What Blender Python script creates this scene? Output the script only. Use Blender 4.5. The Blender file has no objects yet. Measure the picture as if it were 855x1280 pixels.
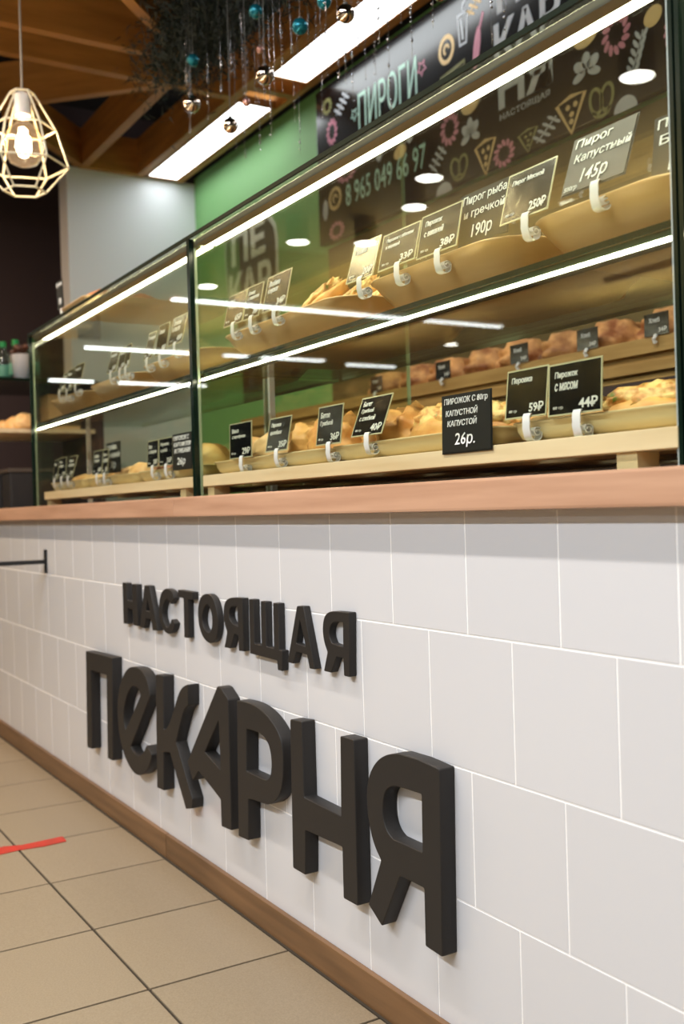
import bpy, bmesh, math, random
from mathutils import Vector, Matrix, noise
random.seed(11)
C = bpy.context.scene.collection
S = bpy.context.scene

# ---------------------------------------------------------------- camera, world, lights, exposure
def make_camera():
    yaw, pit, rol = 1.0266, -0.0034, -0.0291
    fw = Vector((-math.sin(yaw)*math.cos(pit), math.cos(yaw)*math.cos(pit), math.sin(pit)))
    r0 = Vector((math.cos(yaw), math.sin(yaw), 0)); u0 = r0.cross(fw)
    r = math.cos(rol)*r0+math.sin(rol)*u0; u = -math.sin(rol)*r0+math.cos(rol)*u0
    cd = bpy.data.cameras.new('camera'); co = bpy.data.objects.new('camera', cd); C.objects.link(co)
    co.matrix_world = Matrix(((r.x, u.x, -fw.x, 1.0325), (r.y, u.y, -fw.y, -0.9597), (r.z, u.z, -fw.z, 0.8696), (0, 0, 0, 1)))
    cd.sensor_fit = 'HORIZONTAL'; cd.sensor_width = 36.0; cd.lens = 36.0*1293.3/855.0
    cd.clip_start = 0.05; cd.clip_end = 100
    cd.dof.use_dof = True; cd.dof.focus_distance = 1.75; cd.dof.aperture_fstop = 6.3
    S.camera = co
make_camera()
w = bpy.data.worlds.new('hall_ambient'); S.world = w; w.use_nodes = True
w.node_tree.nodes['Background'].inputs[0].default_value = (0.85, 0.8, 0.72, 1)
w.node_tree.nodes['Background'].inputs[1].default_value = 0.15
S.view_settings.view_transform = 'Standard'; S.view_settings.look = 'None'
S.view_settings.gamma = 1.0; S.view_settings.use_curve_mapping = False
S.view_settings.exposure = 0.0
S.cycles.max_bounces = 10; S.cycles.transparent_max_bounces = 32; S.cycles.caustics_reflective = False; S.cycles.caustics_refractive = False
S.cycles.sample_clamp_indirect = 6.0

def area(name, loc, sx, sy, power, col, rot=(0, 0, 0), spread=math.pi):
    l = bpy.data.lights.new(name, 'AREA'); l.shape = 'RECTANGLE'; l.size = sx; l.size_y = sy
    l.energy = power; l.color = col; l.spread = spread
    o = bpy.data.objects.new(name, l); C.objects.link(o); o.location = loc; o.rotation_euler = rot
    return o
NEUTRAL = (1.0, 0.97, 0.93); COOL = (0.86, 0.93, 1.0); WARM = (1.0, 0.72, 0.42); LEDW = (1.0, 0.93, 0.74)
# the row of ceiling panels over the customers' side, and unseen hall lamps placed clear of the glass reflections
for x, col, pw in ((-4.2, (1.0, 0.66, 0.38), 26), (-2.6, (1.0, 0.78, 0.54), 28), (-1.0, NEUTRAL, 32), (0.6, NEUTRAL, 32)):
    area('panel_row_light', (x, -0.85, 2.77), 1.2, 0.07, pw, col)
area('unseen_hall_light', (0.4, -3.0, 2.96), 3.6, 0.12, 185, COOL)  # stand-in for the row of cool hall downlights
area('unseen_hall_light', (1.6, -5.5, 2.96), 3.6, 0.3, 90, COOL)  # fill lamp added out of view to brighten the hall
# added uplights, no known fittings, that brighten the reflected tan hall ceiling
for x, y in ((-3.5, -5.0), (-6.5, -4.6), (-6.5, -7.5), (-10.0, -4.2), (-10.0, -7.0), (-13.2, -5.5)):
    area('added_uplight', (x, y, 2.62), 2.6, 0.05, 85 if x > -9 else 32, (1.0, 0.95, 0.74), rot=(math.pi, 0, 0))
BIG_LETTERS=[
 ('П',[[(-2.001, 0.468), (-1.76, 0.474), (-1.782, 0.183), (-1.826, 0.182), (-1.815, 0.419), (-1.957, 0.416), (-1.968, 0.182), (-2.015, 0.179)]]),
 ('Е',[[(-1.609, 0.467, 1), (-1.552, 0.471, 1), (-1.509, 0.46, 1), (-1.483, 0.438, 1), (-1.472, 0.408), (-1.63, 0.251), (-1.611, 0.237, 1), (-1.577, 0.235, 1), (-1.546, 0.245, 1), (-1.525, 0.26, 1), (-1.51, 0.276), (-1.474, 0.259), (-1.482, 0.238, 1), (-1.519, 0.204, 1), (-1.565, 0.186, 1), (-1.607, 0.182, 1), (-1.656, 0.198, 1), (-1.695, 0.227, 1), (-1.72, 0.264, 1), (-1.73, 0.312, 1), (-1.726, 0.362, 1), (-1.708, 0.401, 1), (-1.673, 0.436, 1), (-1.643, 0.456, 1)], [(-1.605, 0.417, 1), (-1.641, 0.394, 1), (-1.667, 0.362, 1), (-1.679, 0.336, 1), (-1.679, 0.309, 1), (-1.668, 0.288), (-1.618, 0.331), (-1.545, 0.397), (-1.549, 0.412, 1), (-1.574, 0.419, 1)]]),
 ('К',[[(-1.429, 0.468), (-1.377, 0.471), (-1.385, 0.337), (-1.363, 0.344, 1), (-1.337, 0.368, 1), (-1.3, 0.416), (-1.279, 0.444, 1), (-1.252, 0.462, 1), (-1.222, 0.47), (-1.224, 0.421), (-1.244, 0.411, 1), (-1.262, 0.393, 1), (-1.307, 0.321), (-1.215, 0.204), (-1.219, 0.181), (-1.257, 0.171), (-1.348, 0.288), (-1.39, 0.281), (-1.396, 0.184), (-1.442, 0.182)]]),
 ('А',[[(-1.055, 0.488), (-1.036, 0.486), (-1.0, 0.466), (-1.003, 0.184), (-1.055, 0.18), (-1.055, 0.239), (-1.174, 0.278), (-1.209, 0.248), (-1.239, 0.287)], [(-1.054, 0.414), (-1.051, 0.304), (-1.136, 0.328)]]),
 ('Р',[[(-0.957, 0.471), (-0.914, 0.474, 1), (-0.869, 0.473, 1), (-0.829, 0.465, 1), (-0.797, 0.452, 1), (-0.772, 0.436, 1), (-0.757, 0.418, 1), (-0.753, 0.392, 1), (-0.755, 0.357, 1), (-0.764, 0.326, 1), (-0.781, 0.302, 1), (-0.818, 0.281, 1), (-0.854, 0.277, 1), (-0.885, 0.276), (-0.915, 0.272), (-0.92, 0.184), (-0.968, 0.181)], [(-0.914, 0.418), (-0.872, 0.42, 1), (-0.842, 0.418, 1), (-0.817, 0.407, 1), (-0.806, 0.388, 1), (-0.804, 0.365, 1), (-0.809, 0.343, 1), (-0.823, 0.33, 1), (-0.844, 0.328), (-0.92, 0.328)]]),
 ('Н',[[(-0.72, 0.469), (-0.673, 0.472), (-0.673, 0.329), (-0.539, 0.326), (-0.534, 0.469), (-0.488, 0.47), (-0.491, 0.182), (-0.539, 0.181), (-0.538, 0.272), (-0.672, 0.268), (-0.677, 0.182), (-0.726, 0.182)]]),
 ('Я',[[(-0.241, 0.469), (-0.248, 0.18), (-0.292, 0.182), (-0.291, 0.273), (-0.357, 0.273), (-0.416, 0.172), (-0.456, 0.196), (-0.413, 0.283), (-0.434, 0.303, 1), (-0.446, 0.331, 1), (-0.452, 0.36, 1), (-0.452, 0.391, 1), (-0.445, 0.414, 1), (-0.431, 0.435, 1), (-0.409, 0.454, 1), (-0.381, 0.466, 1), (-0.352, 0.472), (-0.299, 0.473)], [(-0.363, 0.418, 1), (-0.387, 0.409, 1), (-0.399, 0.395, 1), (-0.404, 0.371, 1), (-0.401, 0.351, 1), (-0.391, 0.335, 1), (-0.375, 0.328), (-0.293, 0.328), (-0.291, 0.42)]]),
]
SMALL_LETTERS=[
 ('Н',[[(-1.698, 0.685), (-1.664, 0.685), (-1.663, 0.639), (-1.623, 0.637), (-1.622, 0.685), (-1.585, 0.685), (-1.583, 0.575), (-1.62, 0.574), (-1.622, 0.615), (-1.663, 0.618), (-1.662, 0.574), (-1.698, 0.573)]]),
 ('А',[[(-1.527, 0.686), (-1.492, 0.686), (-1.44, 0.575), (-1.478, 0.573), (-1.486, 0.6), (-1.523, 0.601), (-1.538, 0.573), (-1.572, 0.573)], [(-1.51, 0.652), (-1.521, 0.62), (-1.493, 0.619)]]),
 ('С',[[(-1.374, 0.686, 1), (-1.347, 0.683, 1), (-1.331, 0.675, 1), (-1.326, 0.663), (-1.35, 0.648), (-1.361, 0.658, 1), (-1.373, 0.661, 1), (-1.388, 0.654, 1), (-1.402, 0.638, 1), (-1.408, 0.621, 1), (-1.402, 0.605, 1), (-1.388, 0.591, 1), (-1.374, 0.587, 1), (-1.36, 0.595, 1), (-1.347, 0.612), (-1.326, 0.603), (-1.335, 0.588, 1), (-1.355, 0.575, 1), (-1.38, 0.573, 1), (-1.404, 0.58, 1), (-1.423, 0.598, 1), (-1.432, 0.623, 1), (-1.428, 0.646, 1), (-1.415, 0.669, 1), (-1.396, 0.681, 1)]]),
 ('Т',[[(-1.3, 0.686), (-1.21, 0.685), (-1.211, 0.667), (-1.24, 0.667), (-1.242, 0.575), (-1.269, 0.574), (-1.267, 0.667), (-1.301, 0.668)]]),
 ('О',[[(-1.134, 0.686, 1), (-1.11, 0.685, 1), (-1.09, 0.674, 1), (-1.078, 0.655, 1), (-1.071, 0.632, 1), (-1.073, 0.609, 1), (-1.086, 0.586, 1), (-1.113, 0.574, 1), (-1.138, 0.576, 1), (-1.163, 0.587, 1), (-1.178, 0.607, 1), (-1.184, 0.63, 1), (-1.181, 0.655, 1), (-1.169, 0.673, 1), (-1.153, 0.682, 1)], [(-1.136, 0.661, 1), (-1.15, 0.65, 1), (-1.161, 0.632, 1), (-1.159, 0.615, 1), (-1.149, 0.604, 1), (-1.132, 0.597, 1), (-1.117, 0.599, 1), (-1.107, 0.611, 1), (-1.103, 0.626, 1), (-1.106, 0.643, 1), (-1.116, 0.657, 1), (-1.126, 0.662, 1)]]),
 ('Я',[[(-0.944, 0.687), (-0.946, 0.574), (-0.969, 0.573), (-0.97, 0.606), (-0.988, 0.608), (-1.012, 0.574), (-1.042, 0.573), (-1.026, 0.608), (-1.038, 0.624, 1), (-1.043, 0.644, 1), (-1.039, 0.665, 1), (-1.028, 0.677, 1), (-1.008, 0.684, 1), (-0.983, 0.686)], [(-0.971, 0.668), (-0.992, 0.667, 1), (-1.006, 0.663, 1), (-1.014, 0.652, 1), (-1.012, 0.637, 1), (-0.995, 0.628), (-0.97, 0.624)]]),
 ('Щ',[[(-0.913, 0.687), (-0.892, 0.687), (-0.893, 0.596), (-0.861, 0.595), (-0.859, 0.686), (-0.837, 0.686), (-0.839, 0.595), (-0.806, 0.594), (-0.804, 0.686), (-0.782, 0.686), (-0.783, 0.594), (-0.77, 0.594), (-0.774, 0.553), (-0.792, 0.553), (-0.794, 0.572), (-0.915, 0.573)]]),
 ('А',[[(-0.705, 0.686), (-0.68, 0.687), (-0.642, 0.572), (-0.662, 0.571), (-0.671, 0.596), (-0.712, 0.598), (-0.727, 0.573), (-0.75, 0.573)], [(-0.695, 0.661), (-0.713, 0.614), (-0.675, 0.611)]]),
 ('Я',[[(-0.514, 0.687), (-0.519, 0.573), (-0.538, 0.573), (-0.539, 0.604), (-0.562, 0.605), (-0.583, 0.573), (-0.609, 0.573), (-0.594, 0.609), (-0.606, 0.627, 1), (-0.61, 0.648, 1), (-0.606, 0.667, 1), (-0.596, 0.679, 1), (-0.578, 0.685, 1), (-0.555, 0.686)], [(-0.537, 0.668), (-0.565, 0.667, 1), (-0.577, 0.662, 1), (-0.585, 0.652, 1), (-0.586, 0.638, 1), (-0.577, 0.627), (-0.538, 0.624)]]),
]
TAGS=[
 ('U1', -1.079, 1.289, 0.097, 0.074, 0.018),
 ('U2', -0.987, 1.288, 0.077, 0.075, 0.016),
 ('U3', -0.879, 1.288, 0.107, 0.078, 0.018),
 ('U4', -0.545, 1.281, 0.091, 0.074, 0.022),
 ('U5', -0.427, 1.281, 0.112, 0.066, 0.016),
 ('U6', -0.312, 1.277, 0.109, 0.073, 0.016),
 ('U7', -0.221, 1.276, 0.123, 0.087, 0.01),
 ('U8', -0.101, 1.28, 0.103, 0.077, 0.022),
 ('U9', 0.032, 1.288, 0.119, 0.085, 0.03),
 ('U10', 0.165, 1.273, 0.103, 0.082, 0.01),
 ('L1', -1.036, 0.987, 0.112, 0.079, 0.002),
 ('L2', -0.867, 0.992, 0.097, 0.071, 0.014),
 ('L3', -0.655, 0.991, 0.092, 0.075, 0.01),
 ('L4', -0.521, 0.998, 0.101, 0.072, 0.028),
 ('L5', -0.225, 0.95, 0.124, 0.092, 0.002),
 ('L6', -0.097, 0.992, 0.088, 0.071, 0.008),
 ('L7', 0.002, 0.988, 0.102, 0.072, 0.004),
 ('M1', -1.574, 0.994, 0.079, 0.071, 0.004),
 ('M2', -1.479, 0.993, 0.094, 0.072, 0.002),
 ('M3', -1.361, 0.977, 0.125, 0.091, 0.002),
 ('M4', -2.043, 0.994, 0.09, 0.074, 0.008),
 ('M5', -1.969, 0.992, 0.05, 0.075, 0.006),
 ('M6', -1.965, 0.996, 0.127, 0.092, 0.002),
 ('M8', -2.498, 0.996, 0.054, 0.069, 0.01),
 ('M9', -2.417, 1.0, 0.088, 0.068, 0.006),
 ('M10', -2.342, 0.998, 0.084, 0.071, 0.022),
 ('N1', -1.616, 1.286, 0.06, 0.075, 0.02),
 ('N2', -1.522, 1.285, 0.076, 0.082, 0.016),
 ('N3', -1.421, 1.297, 0.094, 0.075, 0.02),
 ('N4', -1.915, 1.288, 0.079, 0.068, 0.018),
 ('N5', -1.833, 1.285, 0.057, 0.066, 0.014),
 ('N6', -1.782, 1.286, 0.041, 0.067, 0.012),
 ('N7', -2.442, 1.29, 0.062, 0.066, 0.026),
 ('N8', -2.359, 1.284, 0.083, 0.074, 0.02),
 ('N9', -2.264, 1.292, 0.097, 0.07, 0.018),
 ('T1', -2.42, 1.569, 0.071, 0.092, -0.004),
]
PRINTS=[
 ('ring',-2.959,2.678,0.084,0.078,'olive'),
 ('leaf',-2.835,2.646,0.114,0.083,'white'),
 ('star',-2.733,2.565,0.065,0.067,'mint'),
 ('ring',-2.924,2.552,0.096,0.123,'pink'),
 ('star',-2.236,2.577,0.073,0.076,'pink'),
 ('face',-2.076,2.585,0.098,0.112,'cream'),
 ('cup',-1.975,2.646,0.094,0.159,'white'),
 ('baguette',-1.891,2.541,0.117,0.187,'pink'),
 ('ring',-2.073,2.747,0.122,0.101,'pink'),
 ('leaf',-1.899,2.683,0.099,0.068,'cream'),
 ('pasta',-2.042,2.470,0.144,0.065,'olive'),
 ('bun',-1.356,2.350,0.114,0.095,'cream'),
 ('ring',-1.229,2.300,0.121,0.135,'pink'),
 ('branch',-1.145,2.211,0.093,0.118,'white'),
 ('ring',-1.008,2.220,0.075,0.114,'pink'),
 ('croissant',-1.357,2.236,0.125,0.115,'white'),
 ('pizza',-1.430,2.121,0.144,0.127,'cream'),
 ('pretzel',-1.296,2.118,0.115,0.118,'olive'),
 ('half',-1.198,2.074,0.095,0.064,'white'),
 ('leaf',-1.547,2.111,0.122,0.074,'white'),
 ('pizza',-1.865,2.115,0.124,0.131,'cream'),
 ('ring',-1.764,2.098,0.119,0.100,'pink'),
 ('pizza',-1.639,2.103,0.104,0.081,'olive'),
 ('ring',-2.070,2.285,0.118,0.130,'pink'),
 ('bun',-1.942,2.346,0.120,0.109,'cream'),
 ('croissant',-1.948,2.225,0.111,0.121,'white'),
 ('leaf',-2.150,2.195,0.101,0.085,'white'),
 ('pretzel',-2.019,2.123,0.115,0.106,'olive'),
 ('half',-2.115,2.072,0.100,0.060,'white'),
 ('oval',-2.329,2.348,0.055,0.069,'white'),
 ('oval',-2.550,2.340,0.059,0.066,'white'),
 ('face',-2.913,2.252,0.110,0.105,'cream'),
 ('ring',-2.907,2.108,0.137,0.084,'pink'),
 ('ring',-2.812,2.340,0.172,0.089,'pink'),
 ('oval',-2.999,2.221,0.057,0.093,'white'),
 ('bun',-2.399,2.300,0.090,0.064,'cream'),
 ('bun',-1.083,2.293,0.071,0.070,'cream'),
]
STRANDS=[
 (-2.220,0.444,2.484,2.308),
 (-2.078,0.391,2.226,2.090),
 (-2.190,0.508,2.413,2.201),
 (-1.883,0.412,2.279,2.168),
 (-1.737,0.377,2.210,2.151),
 (-1.929,0.511,2.457,2.191),
 (-2.302,0.717,2.532,2.420),
 (-2.155,0.670,2.437,2.248),
 (-2.101,0.656,2.277,2.091),
 (-1.610,0.439,2.202,1.926),
 (-2.040,0.565,2.121,2.030),
 (-1.886,0.461,2.066,1.987),
 (-1.543,0.419,2.261,2.134),
 (-1.493,0.392,2.101,2.011),
 (-1.533,0.436,2.238,2.044),
 (-1.978,0.721,2.338,2.153),
 (-1.875,0.682,2.124,2.003),
 (-1.788,0.673,2.345,2.271),
 (-1.733,0.670,2.347,2.250),
 (-1.267,0.427,2.188,1.985),
 (-1.288,0.474,2.191,1.989),
 (-1.456,0.601,2.264,2.065),
 (-1.448,0.643,2.316,2.182),
 (-1.493,0.692,2.207,2.111),
 (-1.456,0.702,2.310,2.104),
 (-0.960,0.385,2.044,1.941),
 (-1.223,0.592,2.190,1.916),
 (-1.201,0.619,2.203,2.137),
 (-1.063,0.552,2.128,1.976),
 (-0.800,0.421,1.983,1.919),
 (-0.746,0.539,1.987,1.879),
 (-0.518,0.386,1.852,1.767),
 (-2.681,0.724,2.808,2.687),
 (-2.514,0.696,2.702,2.585),
 (-1.897,0.569,2.215,2.115),
 (-1.538,0.470,2.270,2.159),
 (-1.596,0.714,2.252,2.087),
 (-1.554,0.579,2.115,2.001),
]
BALLS=[
 (-2.292,0.500,2.442,0.022,'teal'),
 (-2.317,0.500,2.298,0.031,'mirror'),
 (-2.007,0.500,2.120,0.026,'mirror'),
 (-1.757,0.500,2.190,0.029,'mirror'),
 (-1.803,0.500,2.403,0.022,'teal'),
 (-1.533,0.500,2.245,0.023,'teal'),
 (-1.287,0.500,2.177,0.025,'mirror'),
 (-1.784,0.500,2.278,0.012,'pink'),
 (-1.396,0.500,2.256,0.020,'teal'),
 (-0.876,0.500,2.049,0.017,'mirror'),
 (-1.887,0.500,2.153,0.013,'pink'),
]

# ---------------------------------------------------------------- materials
def srgb(r, g, b):
    f = lambda c: ((c/255.0)/12.92 if c/255.0 <= 0.04045 else ((c/255.0+0.055)/1.055)**2.4)
    return (f(r), f(g), f(b), 1)
MATS = {}
def mat(name, col, rough=0.5, metal=0.0, col2=None, scale=(8, 8, 8), detail=4, bump=0.0, bscale=60, emis=None, estr=0, spec=0.5, rand=0.0, ramp=(0.35, 0.65), col3=None, coat=0.0, sss=0.0):
    if name in MATS: return MATS[name]
    m = bpy.data.materials.new(name); m.use_nodes = True; nt = m.node_tree; n = nt.nodes; L = nt.links
    b = n['Principled BSDF']
    b.inputs['Base Color'].default_value = col; b.inputs['Roughness'].default_value = rough; b.inputs['Metallic'].default_value = metal
    b.inputs['Specular IOR Level'].default_value = spec
    if coat: b.inputs['Coat Weight'].default_value = coat; b.inputs['Coat Roughness'].default_value = 0.1
    if sss: b.inputs['Subsurface Weight'].default_value = sss; b.inputs['Subsurface Scale'].default_value = 0.01
    tc = n.new('ShaderNodeTexCoord'); mp = n.new('ShaderNodeMapping'); mp.inputs['Scale'].default_value = scale
    L.new(tc.outputs['Object'], mp.inputs['Vector'])
    out = None
    if col2 or bump or rand:
        oi = n.new('ShaderNodeObjectInfo'); ad = n.new('ShaderNodeVectorMath'); ad.operation = 'ADD'
        ml = n.new('ShaderNodeMath'); ml.operation = 'MULTIPLY'; ml.inputs[1].default_value = 37.0
        L.new(oi.outputs['Random'], ml.inputs[0]); L.new(mp.outputs[0], ad.inputs[0]); L.new(ml.outputs[0], ad.inputs[1])
    if col2:
        nz = n.new('ShaderNodeTexNoise'); nz.inputs['Scale'].default_value = 1.0; nz.inputs['Detail'].default_value = detail
        L.new(ad.outputs[0], nz.inputs['Vector'])
        cr = n.new('ShaderNodeValToRGB'); cr.color_ramp.elements[0].position = ramp[0]; cr.color_ramp.elements[1].position = ramp[1]
        cr.color_ramp.elements[0].color = col; cr.color_ramp.elements[1].color = col2
        if col3:
            e = cr.color_ramp.elements.new(min(0.98, ramp[1]+0.12)); e.color = col3
        L.new(nz.outputs['Fac'], cr.inputs[0]); out = cr.outputs[0]
        L.new(out, b.inputs['Base Color'])
    if rand:
        hs = n.new('ShaderNodeHueSaturation'); mr = n.new('ShaderNodeMapRange')
        mr.inputs['To Min'].default_value = 1-rand; mr.inputs['To Max'].default_value = 1+rand
        L.new(oi.outputs['Random'], mr.inputs['Value']); L.new(mr.outputs[0], hs.inputs['Value'])
        if out: L.new(out, hs.inputs['Color'])
        else: hs.inputs['Color'].default_value = col
        L.new(hs.outputs[0], b.inputs['Base Color'])
    if bump:
        nb = n.new('ShaderNodeTexNoise'); nb.inputs['Scale'].default_value = bscale; nb.inputs['Detail'].default_value = 3
        L.new(tc.outputs['Object'], nb.inputs['Vector'])
        bp = n.new('ShaderNodeBump'); bp.inputs['Strength'].default_value = bump; bp.inputs['Distance'].default_value = 0.002
        L.new(nb.outputs['Fac'], bp.inputs['Height']); L.new(bp.outputs[0], b.inputs['Normal'])
    if emis:
        b.inputs['Emission Color'].default_value = emis; b.inputs['Emission Strength'].default_value = estr
    MATS[name] = m
    return m
def glass(name, tint=(0.93, 0.98, 0.94, 1), rough=0.0, ior=1.5, boost=1.0):
    if name in MATS: return MATS[name]
    m = bpy.data.materials.new(name); m.use_nodes = True; nt = m.node_tree; n = nt.nodes; L = nt.links
    for x in list(n): n.remove(x)
    o = n.new('ShaderNodeOutputMaterial'); t = n.new('ShaderNodeBsdfTransparent'); t.inputs[0].default_value = tint
    g = n.new('ShaderNodeBsdfGlossy'); g.inputs['Roughness'].default_value = rough; g.inputs[0].default_value = (1, 1, 1, 1)
    ge = n.new('ShaderNodeNewGeometry'); mr = n.new('ShaderNodeMapRange'); mr.inputs['To Min'].default_value = ior; mr.inputs['To Max'].default_value = 1/ior
    L.new(ge.outputs['Backfacing'], mr.inputs['Value'])
    f = n.new('ShaderNodeFresnel'); L.new(mr.outputs[0], f.inputs['IOR'])
    mul = n.new('ShaderNodeMath'); mul.operation = 'MULTIPLY'; mul.inputs[1].default_value = boost; mul.use_clamp = True
    L.new(f.outputs[0], mul.inputs[0])
    mx = n.new('ShaderNodeMixShader'); L.new(mul.outputs[0], mx.inputs[0]); L.new(t.outputs[0], mx.inputs[1]); L.new(g.outputs[0], mx.inputs[2])
    L.new(mx.outputs[0], o.inputs[0]); MATS[name] = m
    return m
def emit(name, col, s):
    if name in MATS: return MATS[name]
    m = bpy.data.materials.new(name); m.use_nodes = True; n = m.node_tree.nodes
    b = n['Principled BSDF']; b.inputs['Base Color'].default_value = (0.8, 0.8, 0.8, 1); b.inputs['Emission Color'].default_value = col; b.inputs['Emission Strength'].default_value = s
    MATS[name] = m; return m

M_tile = mat('white_tile', srgb(214, 213, 215), 0.2, rand=0.012, bump=0.05, bscale=14)
M_grout = mat('white_grout', srgb(250, 248, 246), 0.8)
M_floor = mat('floor_tile', srgb(152, 136, 113), 0.42, col2=srgb(132, 116, 94), scale=(260, 260, 260), detail=3, rand=0.03, bump=0.2, bscale=250, ramp=(0.3, 0.9))
M_fgrout = mat('dark_floor_grout', srgb(58, 48, 36), 0.9)
M_top = mat('beech_worktop', srgb(212, 168, 138), 0.42, col2=srgb(176, 132, 104), scale=(2.2, 26, 30), detail=6, ramp=(0.3, 0.75), bump=0.08)
M_base = mat('brown_wood_skirting', srgb(128, 94, 62), 0.4, col2=srgb(96, 68, 42), scale=(3, 30, 40), detail=6, ramp=(0.3, 0.7))
M_black = mat('matt_black_letter', srgb(42, 39, 37), 0.5, spec=0.3, bump=0.05, bscale=200)
M_blackmetal = mat('black_steel', srgb(26, 26, 28), 0.4)
M_beam = mat('brown_timber', srgb(186, 130, 66), 0.55, col2=srgb(146, 98, 46), scale=(3, 3, 22), detail=5, ramp=(0.3, 0.75))
M_ceil = mat('black_ceiling', srgb(18, 15, 15), 0.9)
M_hceil = mat('tan_hall_ceiling', srgb(176, 148, 82), 0.8, col2=srgb(132, 108, 54), scale=(.5, .9, 1), detail=3)
M_green = mat('green_wall_paint', srgb(122, 178, 112), 0.6)
M_white = mat('white_wall_paint', srgb(214, 216, 222), 0.6)
M_dark = mat('dark_brown_wall', srgb(62, 48, 50), 0.7)
M_hall = mat('hall_wall', srgb(60, 62, 78), 0.6, col2=srgb(32, 32, 44), scale=(.6, .6, .6), detail=3)
M_board = mat('black_menu_board', srgb(16, 17, 19), 0.2, spec=0.5)
M_glass = glass('case_glass', (0.96, 0.975, 0.92, 1))
M_gedge = mat('green_glass_edge', srgb(14, 30, 22), 0.2, spec=0.4)
M_gedge2 = mat('pale_glass_edge', srgb(176, 190, 160), 0.2, spec=0.8)
M_seal = mat('white_seal', srgb(196, 204, 220), 0.4)
M_alu = mat('aluminium_profile', srgb(112, 110, 106), 0.5, metal=0.1)
M_led = emit('led_strip_glow', (1.0, 0.93, 0.70, 1), 21)
M_led2 = emit('shelf_led_glow', (1.0, 0.93, 0.70, 1), 30)
M_panel = emit('panel_glow', (0.93, 0.98, 1.0, 1), 7)
M_disc = emit('downlight_glow', (1.0, 0.97, 0.92, 1), 22)
M_tube = emit('linear_lamp_glow', (0.92, 0.97, 1.0, 1), 10)
M_hook = mat('white_plastic_hook', srgb(232, 232, 236), 0.3, sss=0.05)
M_card = mat('black_laminated_card', srgb(18, 18, 20), 0.16, spec=0.45, bump=0.35, bscale=28)
M_chalk = mat('grey_black_card', srgb(34, 35, 34), 0.42, spec=0.4, bump=0.15, bscale=12)
M_sleeve = mat('clear_pale_sleeve', srgb(196, 192, 160), 0.2)
M_ink = mat('white_print', srgb(235, 235, 232), 0.6)
M_ink2 = mat('white_chalk_pen', srgb(240, 242, 240), 0.8)
M_tray = mat('beige_tray', srgb(228, 192, 140), 0.32, col2=srgb(214, 174, 118), scale=(3, 12, 30), detail=4)
M_tray2 = mat('pale_beige_tray', srgb(234, 214, 170), 0.35, col2=srgb(224, 198, 148), scale=(3, 14, 30), detail=4)
M_pine = mat('pale_pine', srgb(236, 218, 182), 0.5, col2=srgb(214, 188, 146), scale=(3, 30, 40), detail=6, ramp=(0.3, 0.8))
M_rack = mat('rack_wood', srgb(188, 154, 98), 0.55, col2=srgb(158, 124, 72), scale=(3, 30, 40))
M_paper = mat('white_paper_liner', srgb(240, 236, 226), 0.8)
M_bread = [mat('golden_crust', srgb(240, 186, 110), 0.45, col2=srgb(206, 128, 54), scale=(22, 22, 22), bump=0.6, bscale=90, rand=0.08, ramp=(0.45, 0.75)),
           mat('pale_crust', srgb(246, 208, 148), 0.5, col2=srgb(226, 160, 84), scale=(16, 16, 16), bump=0.5, bscale=70, rand=0.07, ramp=(0.45, 0.75)),
           mat('brown_crust', srgb(198, 118, 54), 0.4, col2=srgb(140, 70, 26), scale=(18, 18, 18), bump=0.7, bscale=80, rand=0.1, ramp=(0.4, 0.7))]
M_cheese = mat('melted_cheese', srgb(250, 214, 140), 0.4, col2=srgb(218, 148, 78), scale=(60, 60, 60), bump=0.8, bscale=140, col3=srgb(110, 130, 40), ramp=(0.45, 0.6))
M_dough = mat('dark_bread', srgb(222, 166, 106), 0.6, col2=srgb(138, 78, 38), scale=(26, 26, 26), bump=0.9, bscale=50, rand=0.2)
M_red = mat('red_floor_tape', srgb(196, 44, 30), 0.5, col2=srgb(170, 50, 34), scale=(30, 30, 30))
M_cream = mat('cream_lamp_wire', srgb(232, 224, 200), 0.4)
M_cable = mat('grey_cable', srgb(170, 160, 150), 0.6)
M_fil = emit('glowing_filament', (1.0, 0.62, 0.28, 1), 60)
M_bulb = glass('amber_bulb_glass', (1.0, 0.90, 0.74, 1), boost=1.6)
def glow(m):
    nt = m.node_tree; n = nt.nodes; o = n['Material Output'] if 'Material Output' in n else [q for q in n if q.type == 'OUTPUT_MATERIAL'][0]
    src = o.inputs[0].links[0].from_socket; e = n.new('ShaderNodeEmission'); e.inputs[0].default_value = (1.0, 0.66, 0.38, 1); e.inputs[1].default_value = 0.16
    a = n.new('ShaderNodeAddShader'); nt.links.new(src, a.inputs[0]); nt.links.new(e.outputs[0], a.inputs[1]); nt.links.new(a.outputs[0], o.inputs[0])
glow(M_bulb)
M_mirror = mat('mirror_ball', srgb(220, 205, 190), 0.04, metal=1.0)
M_teal = mat('teal_ball', srgb(30, 120, 140), 0.22, metal=0.6)
M_pinkb = mat('pink_ball', srgb(200, 150, 140), 0.15, metal=0.7)
M_bead = mat('silver_bead', srgb(170, 170, 178), 0.15, metal=0.9)
M_tinsel = mat('dark_green_tinsel', srgb(10, 24, 14), 0.6)
M_pvc = glass('bottle_plastic', (0.82, 0.93, 0.9, 1), boost=1.5)
M_cap = mat('green_bottle_cap', srgb(20, 140, 70), 0.4)
M_choc = mat('chocolate', srgb(96, 52, 34), 0.35, col2=srgb(60, 30, 20), scale=(40, 40, 40))
M_bin = mat('dark_plastic_bin', srgb(34, 32, 34), 0.5)
PC = {'white': srgb(176, 180, 186), 'mint': srgb(168, 205, 190), 'cream': srgb(206, 176, 122), 'pink': srgb(188, 120, 140), 'olive': srgb(128, 128, 76)}
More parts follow.
